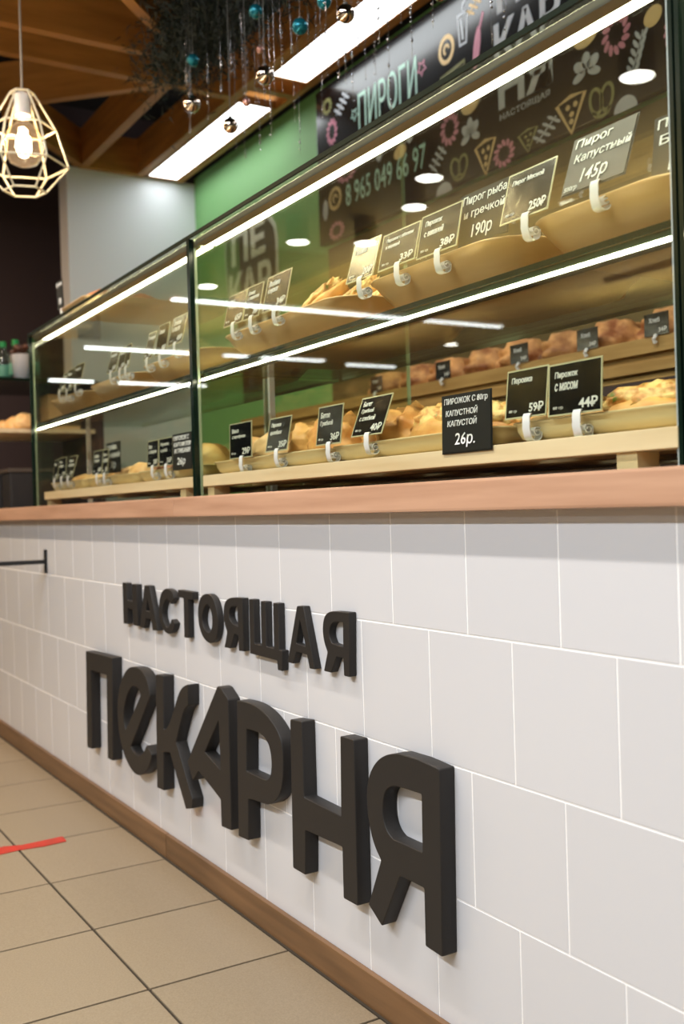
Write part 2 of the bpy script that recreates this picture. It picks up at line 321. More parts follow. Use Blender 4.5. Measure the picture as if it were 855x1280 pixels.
M_print = {k: mat('board_print_'+k, v, 0.5) for k, v in PC.items()}

# ---------------------------------------------------------------- helpers
class MB:
    def __init__(s): s.bm = bmesh.new()
    def box(s, x0, x1, y0, y1, z0, z1, bev=0):
        r = bmesh.ops.create_cube(s.bm, size=1.0)
        for v in r['verts']:
            v.co = Vector(((x0+x1)/2+v.co.x*(x1-x0), (y0+y1)/2+v.co.y*(y1-y0), (z0+z1)/2+v.co.z*(z1-z0)))
        if bev:
            es = list({e for v in r['verts'] for e in v.link_edges})
            bmesh.ops.bevel(s.bm, geom=es, offset=bev, segments=2, affect='EDGES', profile=0.7)
        return s
    def beam(s, a, b, w, h, up=Vector((0, 0, 1))):     # bar from a to b: width w across, height h upwards from the line
        a = Vector(a); b = Vector(b); d = (b-a).normalized(); side = d.cross(up).normalized()*w/2
        vs = [s.bm.verts.new(p+q+up*k) for p in (a, b) for q, k in ((-side, 0), (side, 0), (side, h), (-side, h))]
        for f in ((0, 1, 2, 3), (7, 6, 5, 4), (0, 4, 5, 1), (1, 5, 6, 2), (2, 6, 7, 3), (3, 7, 4, 0)):
            s.bm.faces.new([vs[i] for i in f])
        return s
    def tube(s, pts, r, seg=8, closed=False, caps=True):
        pts = [Vector(p) for p in pts]; rings = []; n = len(pts)
        for i, p in enumerate(pts):
            if closed: d = pts[(i+1) % n]-pts[i-1]
            else: d = pts[min(i+1, n-1)]-pts[max(i-1, 0)]
            d.normalize(); u = d.orthogonal().normalized() if abs(d.z) > 0.99 or True else None
            ref = Vector((0, 0, 1)) if abs(d.z) < 0.9 else Vector((1, 0, 0))
            u = d.cross(ref).normalized(); v = d.cross(u)
            rr = r[i] if isinstance(r, (list, tuple)) else r
            rings.append([s.bm.verts.new(p+(u*math.cos(2*math.pi*k/seg)+v*math.sin(2*math.pi*k/seg))*rr) for k in range(seg)])
        m = n if closed else n-1
        for i in range(m):
            A = rings[i]; B = rings[(i+1) % n]
            for k in range(seg):
                s.bm.faces.new((A[k], A[(k+1) % seg], B[(k+1) % seg], B[k]))
        if caps and not closed:
            s.bm.faces.new(rings[0][::-1]); s.bm.faces.new(rings[-1])
        return s
    def lathe(s, prof, cx=0, cy=0, z0=0, seg=24):
        rings = []
        for r, z in prof:
            rings.append([s.bm.verts.new((cx+max(r, 1e-4)*math.cos(2*math.pi*k/seg), cy+max(r, 1e-4)*math.sin(2*math.pi*k/seg), z0+z)) for k in range(seg)])
        for A, B in zip(rings, rings[1:]):
            for k in range(seg): s.bm.faces.new((A[k], A[(k+1) % seg], B[(k+1) % seg], B[k]))
        s.bm.faces.new(rings[0][::-1]); s.bm.faces.new(rings[-1])
        return s
    def ball(s, c, r, sub=3, sc=(1, 1, 1)):
        g = bmesh.ops.create_icosphere(s.bm, subdivisions=sub, radius=r)
        for v in g['verts']: v.co = Vector((c[0]+v.co.x*sc[0], c[1]+v.co.y*sc[1], c[2]+v.co.z*sc[2]))
        return s
    def mesh(s, name, smooth=False):
        bmesh.ops.recalc_face_normals(s.bm, faces=s.bm.faces[:])
        me = bpy.data.meshes.new(name); s.bm.to_mesh(me); s.bm.free()
        if smooth:
            me.polygons.foreach_set('use_smooth', [True]*len(me.polygons))
            if smooth != 'all': me.set_sharp_from_angle(angle=math.radians(40))
        return me
def link(name, me, m=None, parent=None, loc=(0, 0, 0), rot=(0, 0, 0), scale=(1, 1, 1)):
    o = bpy.data.objects.new(name, me); C.objects.link(o)
    if m and len(me.materials) == 0: me.materials.append(m)
    o.location = loc; o.rotation_euler = rot; o.scale = scale
    if parent: o.parent = parent
    return o
def obj(name, mb, m, parent=None, loc=(0, 0, 0), smooth=False, rot=(0, 0, 0)):
    return link(name, mb.mesh(name, smooth), m, parent, loc, rot)
def tag(o, label, cat, group=None, kind=None):
    o['label'] = label; o['category'] = cat
    if group: o['group'] = group
    if kind: o['kind'] = kind
    return o
def thing(name, label, cat, loc=(0, 0, 0), group=None, rot=(0, 0, 0)):
    o = bpy.data.objects.new(name, None); C.objects.link(o); o.location = loc; o.rotation_euler = rot
    o.empty_display_size = 0.05
    return tag(o, label, cat, group)
def struct(name, mb, m, parent=None):
    o = obj(name, mb, m, parent)
    if parent is None: o['kind'] = 'structure'
    return o
DG = None
def curve_mesh(cu, name, m):
    tmp = bpy.data.objects.new('tmp', cu); C.objects.link(tmp)
    dg = bpy.context.evaluated_depsgraph_get(); dg.update()
    me = bpy.data.meshes.new_from_object(tmp.evaluated_get(dg)); me.name = name
    bpy.data.objects.remove(tmp); bpy.data.curves.remove(cu)
    me.materials.clear(); me.materials.append(m)
    return me
def to_wall(me, ox=0, oy=0, oz=0):                      # curve plane x,y,z -> world x,-z,y
    for v in me.vertices:
        x, y, z = v.co; v.co = (ox+x, oy-z, oz+y)
def fit(me, x0, x1, z0, z1, shear=0.0):
    xs = [v.co.x for v in me.vertices]; zs = [v.co.z for v in me.vertices]
    if not xs: return
    a, b, c, d = min(xs), max(xs), min(zs), max(zs)
    for v in me.vertices:
        u = (v.co.x-a)/(b-a); t = (v.co.z-c)/(d-c)
        v.co.z = z0+t*(z1-z0); v.co.x = x0+u*(x1-x0)+shear*(v.co.z-z0)
def text(s, name, m, box, y=0.0, parent=None, off=0.0, shear=0.0, ext=0.0003, loc=(0, 0, 0), rot=(0, 0, 0)):
    cu = bpy.data.curves.new(name, 'FONT'); cu.body = s; cu.size = 0.1; cu.extrude = ext; cu.offset = off*0.1; cu.resolution_u = 2; cu.align_x = 'LEFT'
    me = curve_mesh(cu, name, m); to_wall(me); fit(me, *box, shear=shear)
    for v in me.vertices: v.co.y += y
    return link(name, me, m, parent, loc, rot)
def rounded(poly, rs=0.003):
    out = []; n = len(poly)
    for i, p in enumerate(poly):
        c = Vector(p[:2]); a = Vector(poly[i-1][:2]); b = Vector(poly[(i+1) % n][:2])
        if len(p) > 2: s_, e_ = (a+c)/2, (c+b)/2; k = 4
        else:
            s_ = c+(a-c).normalized()*min(rs, (a-c).length*0.4); e_ = c+(b-c).normalized()*min(rs, (b-c).length*0.4); k = 2
        for j in range(k+1):
            t = j/k; q = s_*(1-t)**2+c*2*t*(1-t)+e_*t*t
            if not out or (out[-1]-q).length > 1e-4: out.append(q)
    if (out[0]-out[-1]).length < 1e-4: out.pop()
    return out
def poly_mesh(polys, name, m, thick, bevel=0.0012, rs=0.003):
    cu = bpy.data.curves.new(name, 'CURVE'); cu.dimensions = '2D'; cu.fill_mode = 'BOTH'
    cu.extrude = thick/2-bevel; cu.bevel_depth = bevel; cu.bevel_resolution = 1; cu.offset = -bevel
    for p in polys:
        q = rounded(p, rs); sp = cu.splines.new('POLY'); sp.points.add(len(q)-1); sp.use_cyclic_u = True
        for i, v in enumerate(q): sp.points[i].co = (v.x, v.y, 0, 1)
    return curve_mesh(cu, name, m)

# ---------------------------------------------------------------- the setting
P = 0.3286; FX = -0.7815
floor = struct('floor', MB().box(-17, 4, -10, 3, -0.05, -0.004), M_fgrout)
fm = MB().box(-P/2+0.003, P/2-0.003, -P/2+0.003, P/2-0.003, -0.004, 0.0, bev=0.0012).mesh('floor_tile')
for i in range(-15, 4):
    for j in range(9):
        x = FX+(i+0.5)*P; y = 0.0246-(j+0.5)*P+0.0
        if i < -10 and j > 4: continue
        link('floor_tile', fm, M_floor, floor, (x, y, 0))
o = struct('floor', MB().box(-17, FX-15*P-0.01, -10, 3, -0.004, -0.001), M_floor)
o = struct('floor', MB().box(FX-15*P, 4, -10, 0.0246-9*P-0.01, -0.004, -0.001), M_floor)
struct('floor', MB().box(FX+4*P+0.01, 4, 0.0246-9*P, 3, -0.004, -0.001), M_floor)
struct('ceiling', MB().box(-5.5, 4, -1.6, 3, 3.45, 3.5), M_ceil)
struct('ceiling', MB().box(-17, 4, -10, -1.6, 3.2, 3.25), M_hceil)
struct('trim_1', MB().box(-17, 4, -1.62, -1.58, 3.18, 3.5), M_ceil)
struct('wall_back', MB().box(-4.6, 4, 1.5, 1.6, 0, 2.83), M_green)
struct('trim_2', MB().box(-4.6, 4, 1.5, 1.6, 2.83, 3.45), M_ceil)
struct('wall_left', MB().box(-4.75, -4.6, 0.74, 1.6, 0, 2.8), M_white)
struct('wall_left', MB().box(-5.5, -5.4, -0.3, 2.5, 0, 3.45), M_dark)
struct('wall_left', MB().box(-5.4, -4.75, 2.4, 2.5, 0, 3.45), M_dark)
struct('wall_left', MB().box(-17.1, -17, -10, 3, 0, 3.5), M_hall)
struct('wall_front', MB().box(-17, 4, -10.1, -10, 0, 3.5), M_hall)
struct('wall_right', MB().box(4, 4.1, -10, 3, 0, 3.5), M_hall)

# hall lamps behind the camera, seen as reflections in the glass
for k in range(4):
    x = -7.93+k*1.77
    t = thing('downlight', 'round downlight under the hall ceiling, reflected as a white oval in the glass', 'lamp', (x, -3.0, 2.995), 'hall ceiling downlights')
    obj('housing', MB().lathe([(0.085, 0), (0.09, -0.004), (0.09, 0.2), (0.085, 0.2)]), M_hceil, t)
    obj('diffuser', MB().lathe([(0.084, -0.001), (0.084, 0.004)]), M_disc, t)
for x, y in ((-4.97, -3.29), (-5.96, -3.51), (-9.9, -7.36)):
    t = thing('downlight', 'round downlight under the hall ceiling, reflected as a white oval in the glass', 'lamp', (x, y, 2.995), 'hall ceiling downlights')
    obj('housing', MB().lathe([(0.085, 0), (0.09, -0.004), (0.09, 0.2), (0.085, 0.2)]), M_hceil, t)
    obj('diffuser', MB().lathe([(0.084, -0.001), (0.084, 0.004)]), M_disc, t)
for x, y0, y1 in ((-8.45, -7.0, -2.85), (-11.6, -4.45, -2.96), (-11.6, -6.4, -4.85), (-11.8, -7.75, -6.9), (-14.8, -4.1, -3.4), (-14.8, -6.0, -4.5)):
    t = thing('linear_lamp', 'long linear lamp on the hall ceiling', 'lamp', (x, (y0+y1)/2, 3.0), 'linear lamps of the hall')
    h = (y1-y0)/2
    obj('housing', MB().box(-0.05, 0.05, -h, h, -0.03, 0.0), M_hook, t)
    for q in (-h*0.8, h*0.8): obj('hanger', MB().box(-0.003, 0.003, q, q+0.006, 0.0, 0.2), M_alu, t)
    obj('diffuser', MB().box(-0.04, 0.04, -h+0.01, h-0.01, -0.045, -0.029), M_tube, t)

for x, y in ((-3.5, -5.0), (-6.5, -4.6), (-6.5, -7.5), (-10.0, -4.2), (-10.0, -7.0), (-13.2, -5.5)):  # housings made up to carry the added uplights
    t = thing('added_uplighter', 'slim dark lamp added under the hall ceiling to brighten it', 'lamp', (x, y, 2.58), 'added hall uplights')
    obj('housing', MB().box(-1.31, 1.31, -0.035, 0.035, 0.0, 0.035), M_bin, t)
    for q in (-1.1, 1.1): obj('hanger', MB().box(q, q+0.006, -0.003, 0.003, 0.0355, 0.62), M_alu, t)

# ---------------------------------------------------------------- timber lattice and ceiling panels
tr = thing('timber_ceiling_lattice', 'brown timber beam lattice hanging below the black ceiling', 'beams', (-3, 0.6, 2.795))
def beam(a, b, h=0.2, w=0.045, z=2.795):
    o = MB().beam((a[0]+3, a[1]-0.6, z-2.795), (b[0]+3, b[1]-0.6, z-2.795), w, h)
    obj('beam', o, M_beam, tr)
beam((-3.08, -0.6), (-3.08, 0.81)); beam((-3.34, -0.6), (-3.34, 1.138)); beam((-4.7, 0.83), (-3.365, 0.83))
beam((-4.4, -0.25), (-3.375, 0.795)); beam((-4.05, 0.29), (-4.56, 0.80)); beam((-2.25, -0.03), (-3.05, 0.80))
beam((-4.58, 0.855), (-4.58, 1.138)); beam((-4.7, 1.16), (0.8, 1.16)); beam((-4.6, 1.405), (0.8, 1.405), w=0.03)
beam((-3.2, 1.185), (-3.2, 1.39)); beam((-3.055, 0.83), (-1.7, 0.83)); beam((-2.9, -0.9), (-2.2, -0.05)); beam((-1.7, 0.85), (-1.7, 1.138))
for x0, x1, lab in ((-4.56, -3.35, 'rectangular white ceiling light panel nearest the white wall'), (-3.03, -1.83, 'rectangular white ceiling light panel above the word in mint letters'), (-1.5, -0.3, 'rectangular white ceiling light panel above the right end of the case')):
    t = thing('ceiling_panel_light', lab, 'lamp', ((x0+x1)/2, 1.283, 2.8), 'ceiling light panels')
    h = (x1-x0)/2
    f = MB(); f.box(-h, h, -0.098, -0.086, -0.008, 0.03); f.box(-h, h, 0.086, 0.098, -0.008, 0.03); f.box(-h, -h+0.012, -0.086, 0.086, -0.008, 0.03); f.box(h-0.012, h, -0.086, 0.086, -0.008, 0.03)
    obj('frame', f, M_beam, t); obj('diffuser', MB().box(-h+0.012, h-0.012, -0.086, 0.086, -0.004, 0.02), M_panel, t)
for x in (-4.2, -2.6, -1.0, 0.6):
    t = thing('ceiling_panel_light', 'rectangular white ceiling light panel over the customers', 'lamp', (x, -0.85, 2.8), 'light panels over the customers')
    obj('frame', MB().box(-0.62, 0.62, -0.12, 0.12, 0.0, 0.03), M_hook, t)
for x, y, hl in ((0.4, -3.0, 1.82), (1.6, -5.5, 1.82)):  # housings added around the two unseen hall lights
    t = thing('linear_lamp', 'long unseen linear lamp added on the near side of the hall', 'lamp', (x, y, 2.975), 'added near linear lamps')
    obj('housing', MB().box(-hl, hl, -0.08, 0.08, 0.0, 0.03), M_hook, t)
    for q in (-1.5, 1.5): obj('hanger', MB().box(q, q+0.006, -0.003, 0.003, 0.0305, 0.225), M_alu, t)

# ---------------------------------------------------------------- counter
ct = thing('bakery_counter', 'long counter faced with square white tiles under the beech worktop', 'counter', (-1.6, 0, 0))
cx = 1.6
obj('carcass', MB().box(-3.6+cx, 1.0+cx, 0.0007, 0.7, 0.0, 0.8605), M_grout, ct)
J1 = 0.6742; H = 0.205
rows = [(J1, 0.861, 0), (J1-H, J1, 1), (J1-2*H, J1-H, 0), (0.012, J1-2*H, 1)]
for z0, z1, half in rows:
    h = z1-z0-0.003
    tm = MB().box(-0.0985, 0.0985, -0.0045, 0.004, -h/2, h/2, bev=0.0009).mesh('wall_tile')
    for k in range(-21, 6):
        x = k*0.2+(0.1 if not half else 0.0)
        if x+0.0992 > 1.001 or x-0.0992 < -3.61: continue
        link('wall_tile', tm, M_tile, ct, (x+cx, 0.0045, (z0+z1)/2))
for a, b in ((-3.6, -1.4375), (-1.435, 1.0)):
    obj('skirting_board', MB().box(a+cx, b+cx, -0.012, -0.0005, 0.0, 0.062, bev=0.002), M_base, ct)
obj('joint_sealant', MB().beam((-3.6+cx, -0.0145, 0.0), (1.0+cx, -0.0145, 0.0), 0.005, 0.003), M_fgrout, ct)
wt = thing('worktop', 'thick pinkish beech worktop running along the white tiled counter', 'worktop', (-1.6, 0, 0.861))
for a, b in ((-3.65, -1.2805), (-1.28, 1.05)):
    obj('board', MB().box(a+cx, b+cx, -0.03, 0.72, 0.0, 0.046, bev=0.004), M_top, wt)

# black bracket on the left of the counter front
br = thing('rail_bracket', 'black steel bracket arm standing out of the tiles at the left edge', 'bracket', (-2.507, 0, 0.719))
obj('wall_plate', MB().box(-0.012, 0.012, -0.006, 0.0, -0.04, 0.04, bev=0.001), M_blackmetal, br)
obj('arm', MB().box(-0.01, 0.01, -0.45, -0.006, -0.008, 0.006, bev=0.001), M_blackmetal, br)

# ---------------------------------------------------------------- sign letters
names = ['first', 'second', 'third', 'fourth', 'fifth', 'sixth', 'seventh', 'eighth', 'ninth']
for i, (ch, polys) in enumerate(BIG_LETTERS):
    me = poly_mesh(polys, 'sign_letter', M_black, 0.029, bevel=0.0015); cxl = sum(p[0] for p in polys[0])/len(polys[0]); zl = min(p[1] for p in polys[0])
    to_wall(me, -cxl, 0, -zl)
    o = link('sign_letter', me, M_black, None, (cxl, -0.0147, zl))
    tag(o, 'large black letter %s, %s of seven in the big lower word' % (ch, names[i]), 'letter', 'large black letters of the lower word')
for i, (ch, polys) in enumerate(SMALL_LETTERS):
    me = poly_mesh(polys, 'sign_letter', M_black, 0.015, bevel=0.0012, rs=0.002); cxl = sum(p[0] for p in polys[0])/len(polys[0]); zl = min(p[1] for p in polys[0])
    to_wall(me, -cxl, 0, -zl)
    o = link('sign_letter', me, M_black, None, (cxl, -0.0078, zl))
    tag(o, 'small black letter %s, %s of nine in the upper word' % (ch, names[i]), 'letter', 'small black letters of the upper word')

# ---------------------------------------------------------------- glass display case modules
ZT = 1.53
def pane(name, parent, x0, x1, y0, y1, z0, z1, edge=0.0):
    o = obj(name, MB().box(x0, x1, y0, y1, z0, z1), M_glass, parent)
    return o
def case(x0, x1, label, post_left):
    t = thing('glass_display_case', label, 'display case', (x0, 0.02, 0.907))
    L = x1-x0; Z = ZT-0.907
    fp = pane('front_pane', t, 0.006, L-0.006, 0.006, 0.012, 0.0, Z-0.009)
    tp = pane('top_pane', t, 0, L, 0.004, 0.63, Z-0.008, Z)
    obj('pane_edge', MB().box(0.0, L, -0.001, 0.0035, Z-0.009, Z), M_gedge, tp)
    obj('pane_edge', MB().box(0.004, L-0.004, 0.006, 0.012, 0.0, 0.0015), M_gedge, fp)
    for nm, a in (('side_pane', 0.0), ('side_pane', L-0.006)):
        sp = pane(nm, t, a, a+0.006, 0.014, 0.63, 0.0, Z-0.009)
        obj('pane_edge', MB().box(a-0.0002, a+0.0062, 0.0, 0.0135, 0.0, Z-0.009), M_gedge, sp)
        obj('pane_edge', MB().box(a, a+0.006, 0.631, 0.633, 0.0, Z-0.009), M_gedge2, sp)
    b1 = obj('seal_strip', MB().box(0.007, 0.011, 0.0125, 0.018, 0.0, Z-0.03), M_gedge2, t)
    b2 = obj('seal_strip', MB().box(L-0.019, L-0.0065, 0.0125, 0.0138, 0.0, Z-0.03), M_seal, t) if post_left else None
    sh = pane('shelf_pane', t, 0.01, L-0.01, 0.022, 0.415, 0.293, 0.301)
    obj('pane_edge', MB().box(0.01, L-0.01, 0.019, 0.0218, 0.293, 0.301), M_gedge, sh)
    obj('pane_edge', MB().box(0.01, L-0.01, 0.4152, 0.418, 0.293, 0.301), M_gedge2, sh)
    p1 = obj('led_profile', MB().box(0.008, L-0.008, 0.016, 0.041, Z-0.022, Z-0.0085), M_alu, t)
    obj('led_strip', MB().box(0.01, L-0.01, 0.0412, 0.071, Z-0.017, Z-0.0085), M_led, p1)
    p2 = obj('led_profile', MB().box(0.012, L-0.012, 0.0245, 0.045, 0.276, 0.2925), M_gedge, t)
    obj('led_strip', MB().box(0.014, L-0.014, 0.0205, 0.0243, 0.277, 0.2815), M_led2, p2)
    for a in (0.0065, L-0.0165):
        obj('shelf_support', MB().box(a, a+0.01, 0.2, 0.214, 0.0, 0.2925), M_hook, t)
    return t
case(-2.735, -1.265, 'left glass display case with trays of pastries on two levels', False)
case(-1.262, 0.196, 'right and larger glass display case full of trays and black price tags', True)
case(0.2, 0.95, 'glass display case cut by the right edge of the photo', True)

# wooden risers under the lower trays
for x0, x1, lab in ((-2.62, -1.285, 'pale pine riser under the lower trays of the left case'), (-1.235, 0.18, 'pale pine riser under the lower trays of the right case')):
    t = thing('wooden_riser', lab, 'riser', (x0, 0.03, 0.907)); L = x1-x0
    for y in (0.0, 0.13, 0.27, 0.41):
        obj('rail', MB().box(0, L, y, y+0.045, 0.024, 0.05, bev=0.0015), M_pine, t)
    n = 2
    for k in range(n):
        xx = 0.015+k*(L-0.12)
        for y in (0.006, 0.38):
            obj('leg', MB().box(xx, xx+0.035, y, y+0.04, 0.0, 0.0235), M_pine, t)

# ---------------------------------------------------------------- trays
def tray_mesh(L, W, hgt, flare, r=0.055, th=0.004):
    def ring(ins, z, rad):
        out = []; x0, x1, y0, y1 = ins, L-ins, ins, W-ins
        for cx_, cy_, a0 in ((x1-rad, y0+rad, -90), (x1-rad, y1-rad, 0), (x0+rad, y1-rad, 90), (x0+rad, y0+rad, 180)):
            for k in range(7):
                a = math.radians(a0+k*15); out.append(Vector((cx_+rad*math.cos(a), cy_+rad*math.sin(a), z)))
        return out
    prof = [(flare+0.012, 0.0, r*0.6), (flare, 0.006, r*0.75), (flare*0.4+0.001, hgt*0.6, r*0.9), (0.004, hgt-0.003, r), (0.0, hgt-0.001, r), (0.001, hgt+0.001, r), (0.006, hgt+0.001, r), (0.009, hgt-0.004, r*0.95), (flare*0.4+0.006, hgt*0.6, r*0.85), (flare+0.006, 0.01, r*0.7), (flare+0.02, 0.005, r*0.55)]
    mb = MB(); R = [[mb.bm.verts.new(p) for p in ring(*q)] for q in prof]; n = len(R[0])
    for A, B in zip(R, R[1:]):
        for k in range(n): mb.bm.faces.new((A[k], A[(k+1) % n], B[(k+1) % n], B[k]))
    mb.bm.faces.new(R[0][::-1]); mb.bm.faces.new(R[-1])
    return mb
UP = [(-1.2, -0.62, 'upper tray of the right case behind the first three tags'), (-0.575, -0.15, 'middle upper tray of the right case'), (-0.135, 0.185, 'upper tray at the right end behind the biggest handwritten tags'), (-1.735, -1.29, 'upper tray of the left case nearest the middle post'), (-2.21, -1.76, 'upper tray in the middle of the left case'), (-2.66, -2.235, 'upper tray at the far left end')]
LO = [(-1.225, -0.69, 'lower tray beside the middle post of the right case'), (-0.675, -0.175, 'lower tray left of the handwritten 26 tag'), (-0.155, 0.182, 'lower tray at the right end of the right case'), (-1.735, -1.29, 'lower tray of the left case nearest the middle post'), (-2.21, -1.76, 'lower tray in the middle of the left case'), (-2.615, -2.235, 'lower tray at the far left end of the left case')]
for a, b, lab in UP:
    o = obj('serving_tray', tray_mesh(b-a, 0.37, 0.066, 0.048, r=0.075), M_tray, None, (a, 0.055, 1.2085), smooth='all'); tag(o, 'beige '+lab, 'tray', 'upper beige trays')
for a, b, lab in LO:
    o = obj('serving_tray', tray_mesh(b-a, 0.44, 0.029, 0.012, r=0.03), M_tray2, None, (a, 0.045, 0.9575), smooth='all'); tag(o, 'shallow beige '+lab, 'tray', 'lower beige trays')

# ---------------------------------------------------------------- pastries
def lump(sx, sy, sz, seed, amp=0.12, freq=2.2, seam=0.0, pinch=0.0, bend=0.0, sub=4, twist=0.0):
    mb = MB(); g = bmesh.ops.create_icosphere(mb.bm, subdivisions=sub, radius=1.0)
    for v in mb.bm.verts:
        d = v.co.copy(); n1 = noise.noise(d*freq+Vector((seed*3.1, seed, 0))); n2 = noise.noise(d*freq*3+Vector((0, seed*2.3, seed)))
        k = 1+amp*n1+amp*0.35*n2
        if seam: k += seam*math.exp(-(d.y*6+0.6*math.sin(d.x*9))**2)*(0.5 if d.z > 0 else 0)
        if twist: k += twist*math.sin(d.x*9+d.y*4)
        x, y, z = d.x*k, d.y*k, d.z*k
        if pinch: f = 1-pinch*abs(x)**2; y *= f; z *= f
        if z < -0.55: z = -0.55+(z+0.55)*0.2
        y += bend*(x*x)
        v.co = Vector((x*sx, y*sy, (z+0.6)*sz/1.6*1.0))
    return mb
def cap_lump(sx, sy, sz, seed):
    mb = lump(sx*0.86, sy*0.72, sz*0.9, seed, 0.3, 4.5)
    for v in mb.bm.verts: v.co.z += sz*0.30
    return mb
KINDS = {}
def kind(name, base, mats, topping=None): KINDS[name] = (base.mesh(name, 'all'), mats, topping.mesh('cheese_topping', 'all') if topping else None)
kind('round_roll', lump(0.046, 0.044, 0.062, 1, 0.12), M_bread[1])
kind('twisted_bun', lump(0.05, 0.046, 0.06, 2, 0.22, 3.0, twist=0.09), M_bread[0])
kind('oval_pie', lump(0.075, 0.034, 0.048, 3, 0.08, seam=0.16, pinch=0.35), M_bread[1])
kind('glazed_pie', lump(0.07, 0.036, 0.045, 4, 0.1, seam=0.2, pinch=0.3), M_bread[2])
kind('cheese_roll', lump(0.09, 0.036, 0.046, 5, 0.08, pinch=0.25), M_bread[0], cap_lump(0.09, 0.036, 0.05, 6))
kind('long_roll', lump(0.1, 0.03, 0.045, 7, 0.07, pinch=0.3), M_bread[1])
kind('cheese_flatbread', lump(0.085, 0.045, 0.035, 8, 0.12, pinch=0.2), M_bread[0], cap_lump(0.085, 0.045, 0.036, 9))
kind('brown_pasty', lump(0.065, 0.045, 0.05, 10, 0.2, 3.2), M_bread[2])
kind('loaf', lump(0.085, 0.06, 0.085, 12, 0.22, 2.6, twist=0.06), M_dough)
COLW = {'round_roll': 'round golden roll', 'twisted_bun': 'twisted golden bun', 'oval_pie': 'pale oval baked pie', 'glazed_pie': 'glazed brown pie', 'cheese_roll': 'long roll with melted cheese', 'long_roll': 'smooth long roll', 'cheese_flatbread': 'flat bread with melted cheese', 'brown_pasty': 'dark golden pasty', 'loaf': 'brown loaf'}
def pastry(k, loc, rot, sc, label, group):
    me, m, tp = KINDS[k]
    o = link(k, me, m, None, loc, rot, (sc, sc, sc)); tag(o, label, 'pastry' if k != 'loaf' else 'bread', group)
    if tp: link('cheese_topping', tp, M_cheese, o)
    return o
def liner(x0, x1, y0, y1, z, lab, tilt=0.0):
    mb = MB(); n = 44; pts = []
    per = []
    for k in range(n): per.append((x0+(x1-x0)*k/n, y0))
    for k in range(n//2): per.append((x1, y0+(y1-y0)*k/(n//2)))
    for k in range(n): per.append((x1-(x1-x0)*k/n, y1))
    for k in range(n//2): per.append((x0, y1-(y1-y0)*k/(n//2)))
    cx_, cy_ = (x0+x1)/2, (y0+y1)/2; top = []; bot = []; inn = []
    for i, (x, y) in enumerate(per):
        f = 1.0+(0.012 if i % 2 else 0.0)
        zz = 0.008*abs(math.sin(i*0.4))
        X, Y = cx_+(x-cx_)*f, cy_+(y-cy_)*f
        top.append(mb.bm.verts.new((X-cx_, Y-cy_, 0.012+zz))); inn.append(mb.bm.verts.new(((x-cx_)*0.93, (y-cy_)*0.93, 0.0)))
    m = len(per)
    for i in range(m): mb.bm.faces.new((top[i], top[(i+1) % m], inn[(i+1) % m], inn[i]))
    mb.bm.faces.new(inn[::-1])
    bmesh.ops.solidify(mb.bm, geom=mb.bm.faces[:], thickness=0.0006)
    o = obj('paper_liner', mb, M_paper, None, (cx_, cy_, z)); tag(o, 'scalloped white paper liner in the '+lab, 'paper liner', 'white paper liners')
rnd = random.Random(5)
def fill(a, b, yf, zb, kinds, lab, sc=1.0, step=0.075, rows_=3, depth=0.30, up=0.0, yaw=0.25, first=0.0, tiltx=0.0):
    n = max(2, int((b-a-0.08)/step))
    for j in range(rows_):
        for i in range(n):
            k = kinds[(i*len(kinds)//n+0) % len(kinds)]
            x = a+0.05+(i+0.5)*(b-a-0.10)/n+rnd.uniform(-0.006, 0.006); y = yf+j*(depth if zb < 1.2 else 0.22)/rows_+rnd.uniform(-0.006, 0.006)
            row = ('front', 'middle', 'back')[min(j, 2)]
            pastry(k, (x, y, zb+up*j), (tiltx+rnd.uniform(-0.05, 0.05), rnd.uniform(-0.06, 0.06), yaw+rnd.uniform(-0.25, 0.25)), sc*rnd.uniform(0.92, 1.08),
                   '%s, %s row, %s' % (COLW[k], row, lab), '%ss in the %s row, %s' % (COLW[k], row, lab))
PIH = math.pi/2
fill(-1.2, -0.62, 0.18, 1.215, ['brown_pasty', 'oval_pie'], 'first upper tray', step=0.11, yaw=PIH*0.2)
fill(-0.575, -0.15, 0.18, 1.215, ['glazed_pie', 'brown_pasty'], 'middle upper tray', step=0.09, yaw=PIH*0.8)
fill(-0.135, 0.185, 0.19, 1.215, ['brown_pasty', 'round_roll'], 'right end upper tray', step=0.09)
fill(-1.735, -1.29, 0.18, 1.215, ['brown_pasty', 'glazed_pie'], 'upper left tray near the post', sc=1.2, step=0.1)
fill(-2.21, -1.76, 0.18, 1.215, ['twisted_bun', 'glazed_pie'], 'middle upper left tray', step=0.1)
fill(-2.66, -2.235, 0.18, 1.215, ['oval_pie'], 'far left upper tray', step=0.12, rows_=2)
# leaning cheese breads that stand proud of the first upper tray
for i, (x, y, z, rx, ry, rz, s_) in enumerate([(-0.915, 0.19, 1.285, 0.45, -0.5, 0.1, 1.25), (-0.80, 0.21, 1.285, 0.5, -0.45, 0.2, 1.05), (-0.70, 0.2, 1.262, 0.4, -0.35, 0.3, 1.0)]):
    pastry('cheese_flatbread', (x, y, z), (rx, ry, rz), s_, 'cheese topped flat bread leaning out of the upper tray, %s from the left' % names[i], 'leaning cheese breads')
fill(-1.225, -0.95, 0.13, 0.963, ['round_roll'], 'lower tray by the 29 and 35 tags', sc=1.3, step=0.09, up=0.012)
fill(-0.97, -0.69, 0.155, 0.963, ['twisted_bun', 'twisted_bun', 'round_roll'], 'lower tray by the 35 and 36 tags', sc=1.6, step=0.12, up=0.008)
fill(-0.675, -0.45, 0.15, 0.963, ['twisted_bun', 'twisted_bun'], 'lower tray around the 40 tag', sc=1.5, step=0.11, up=0.006)
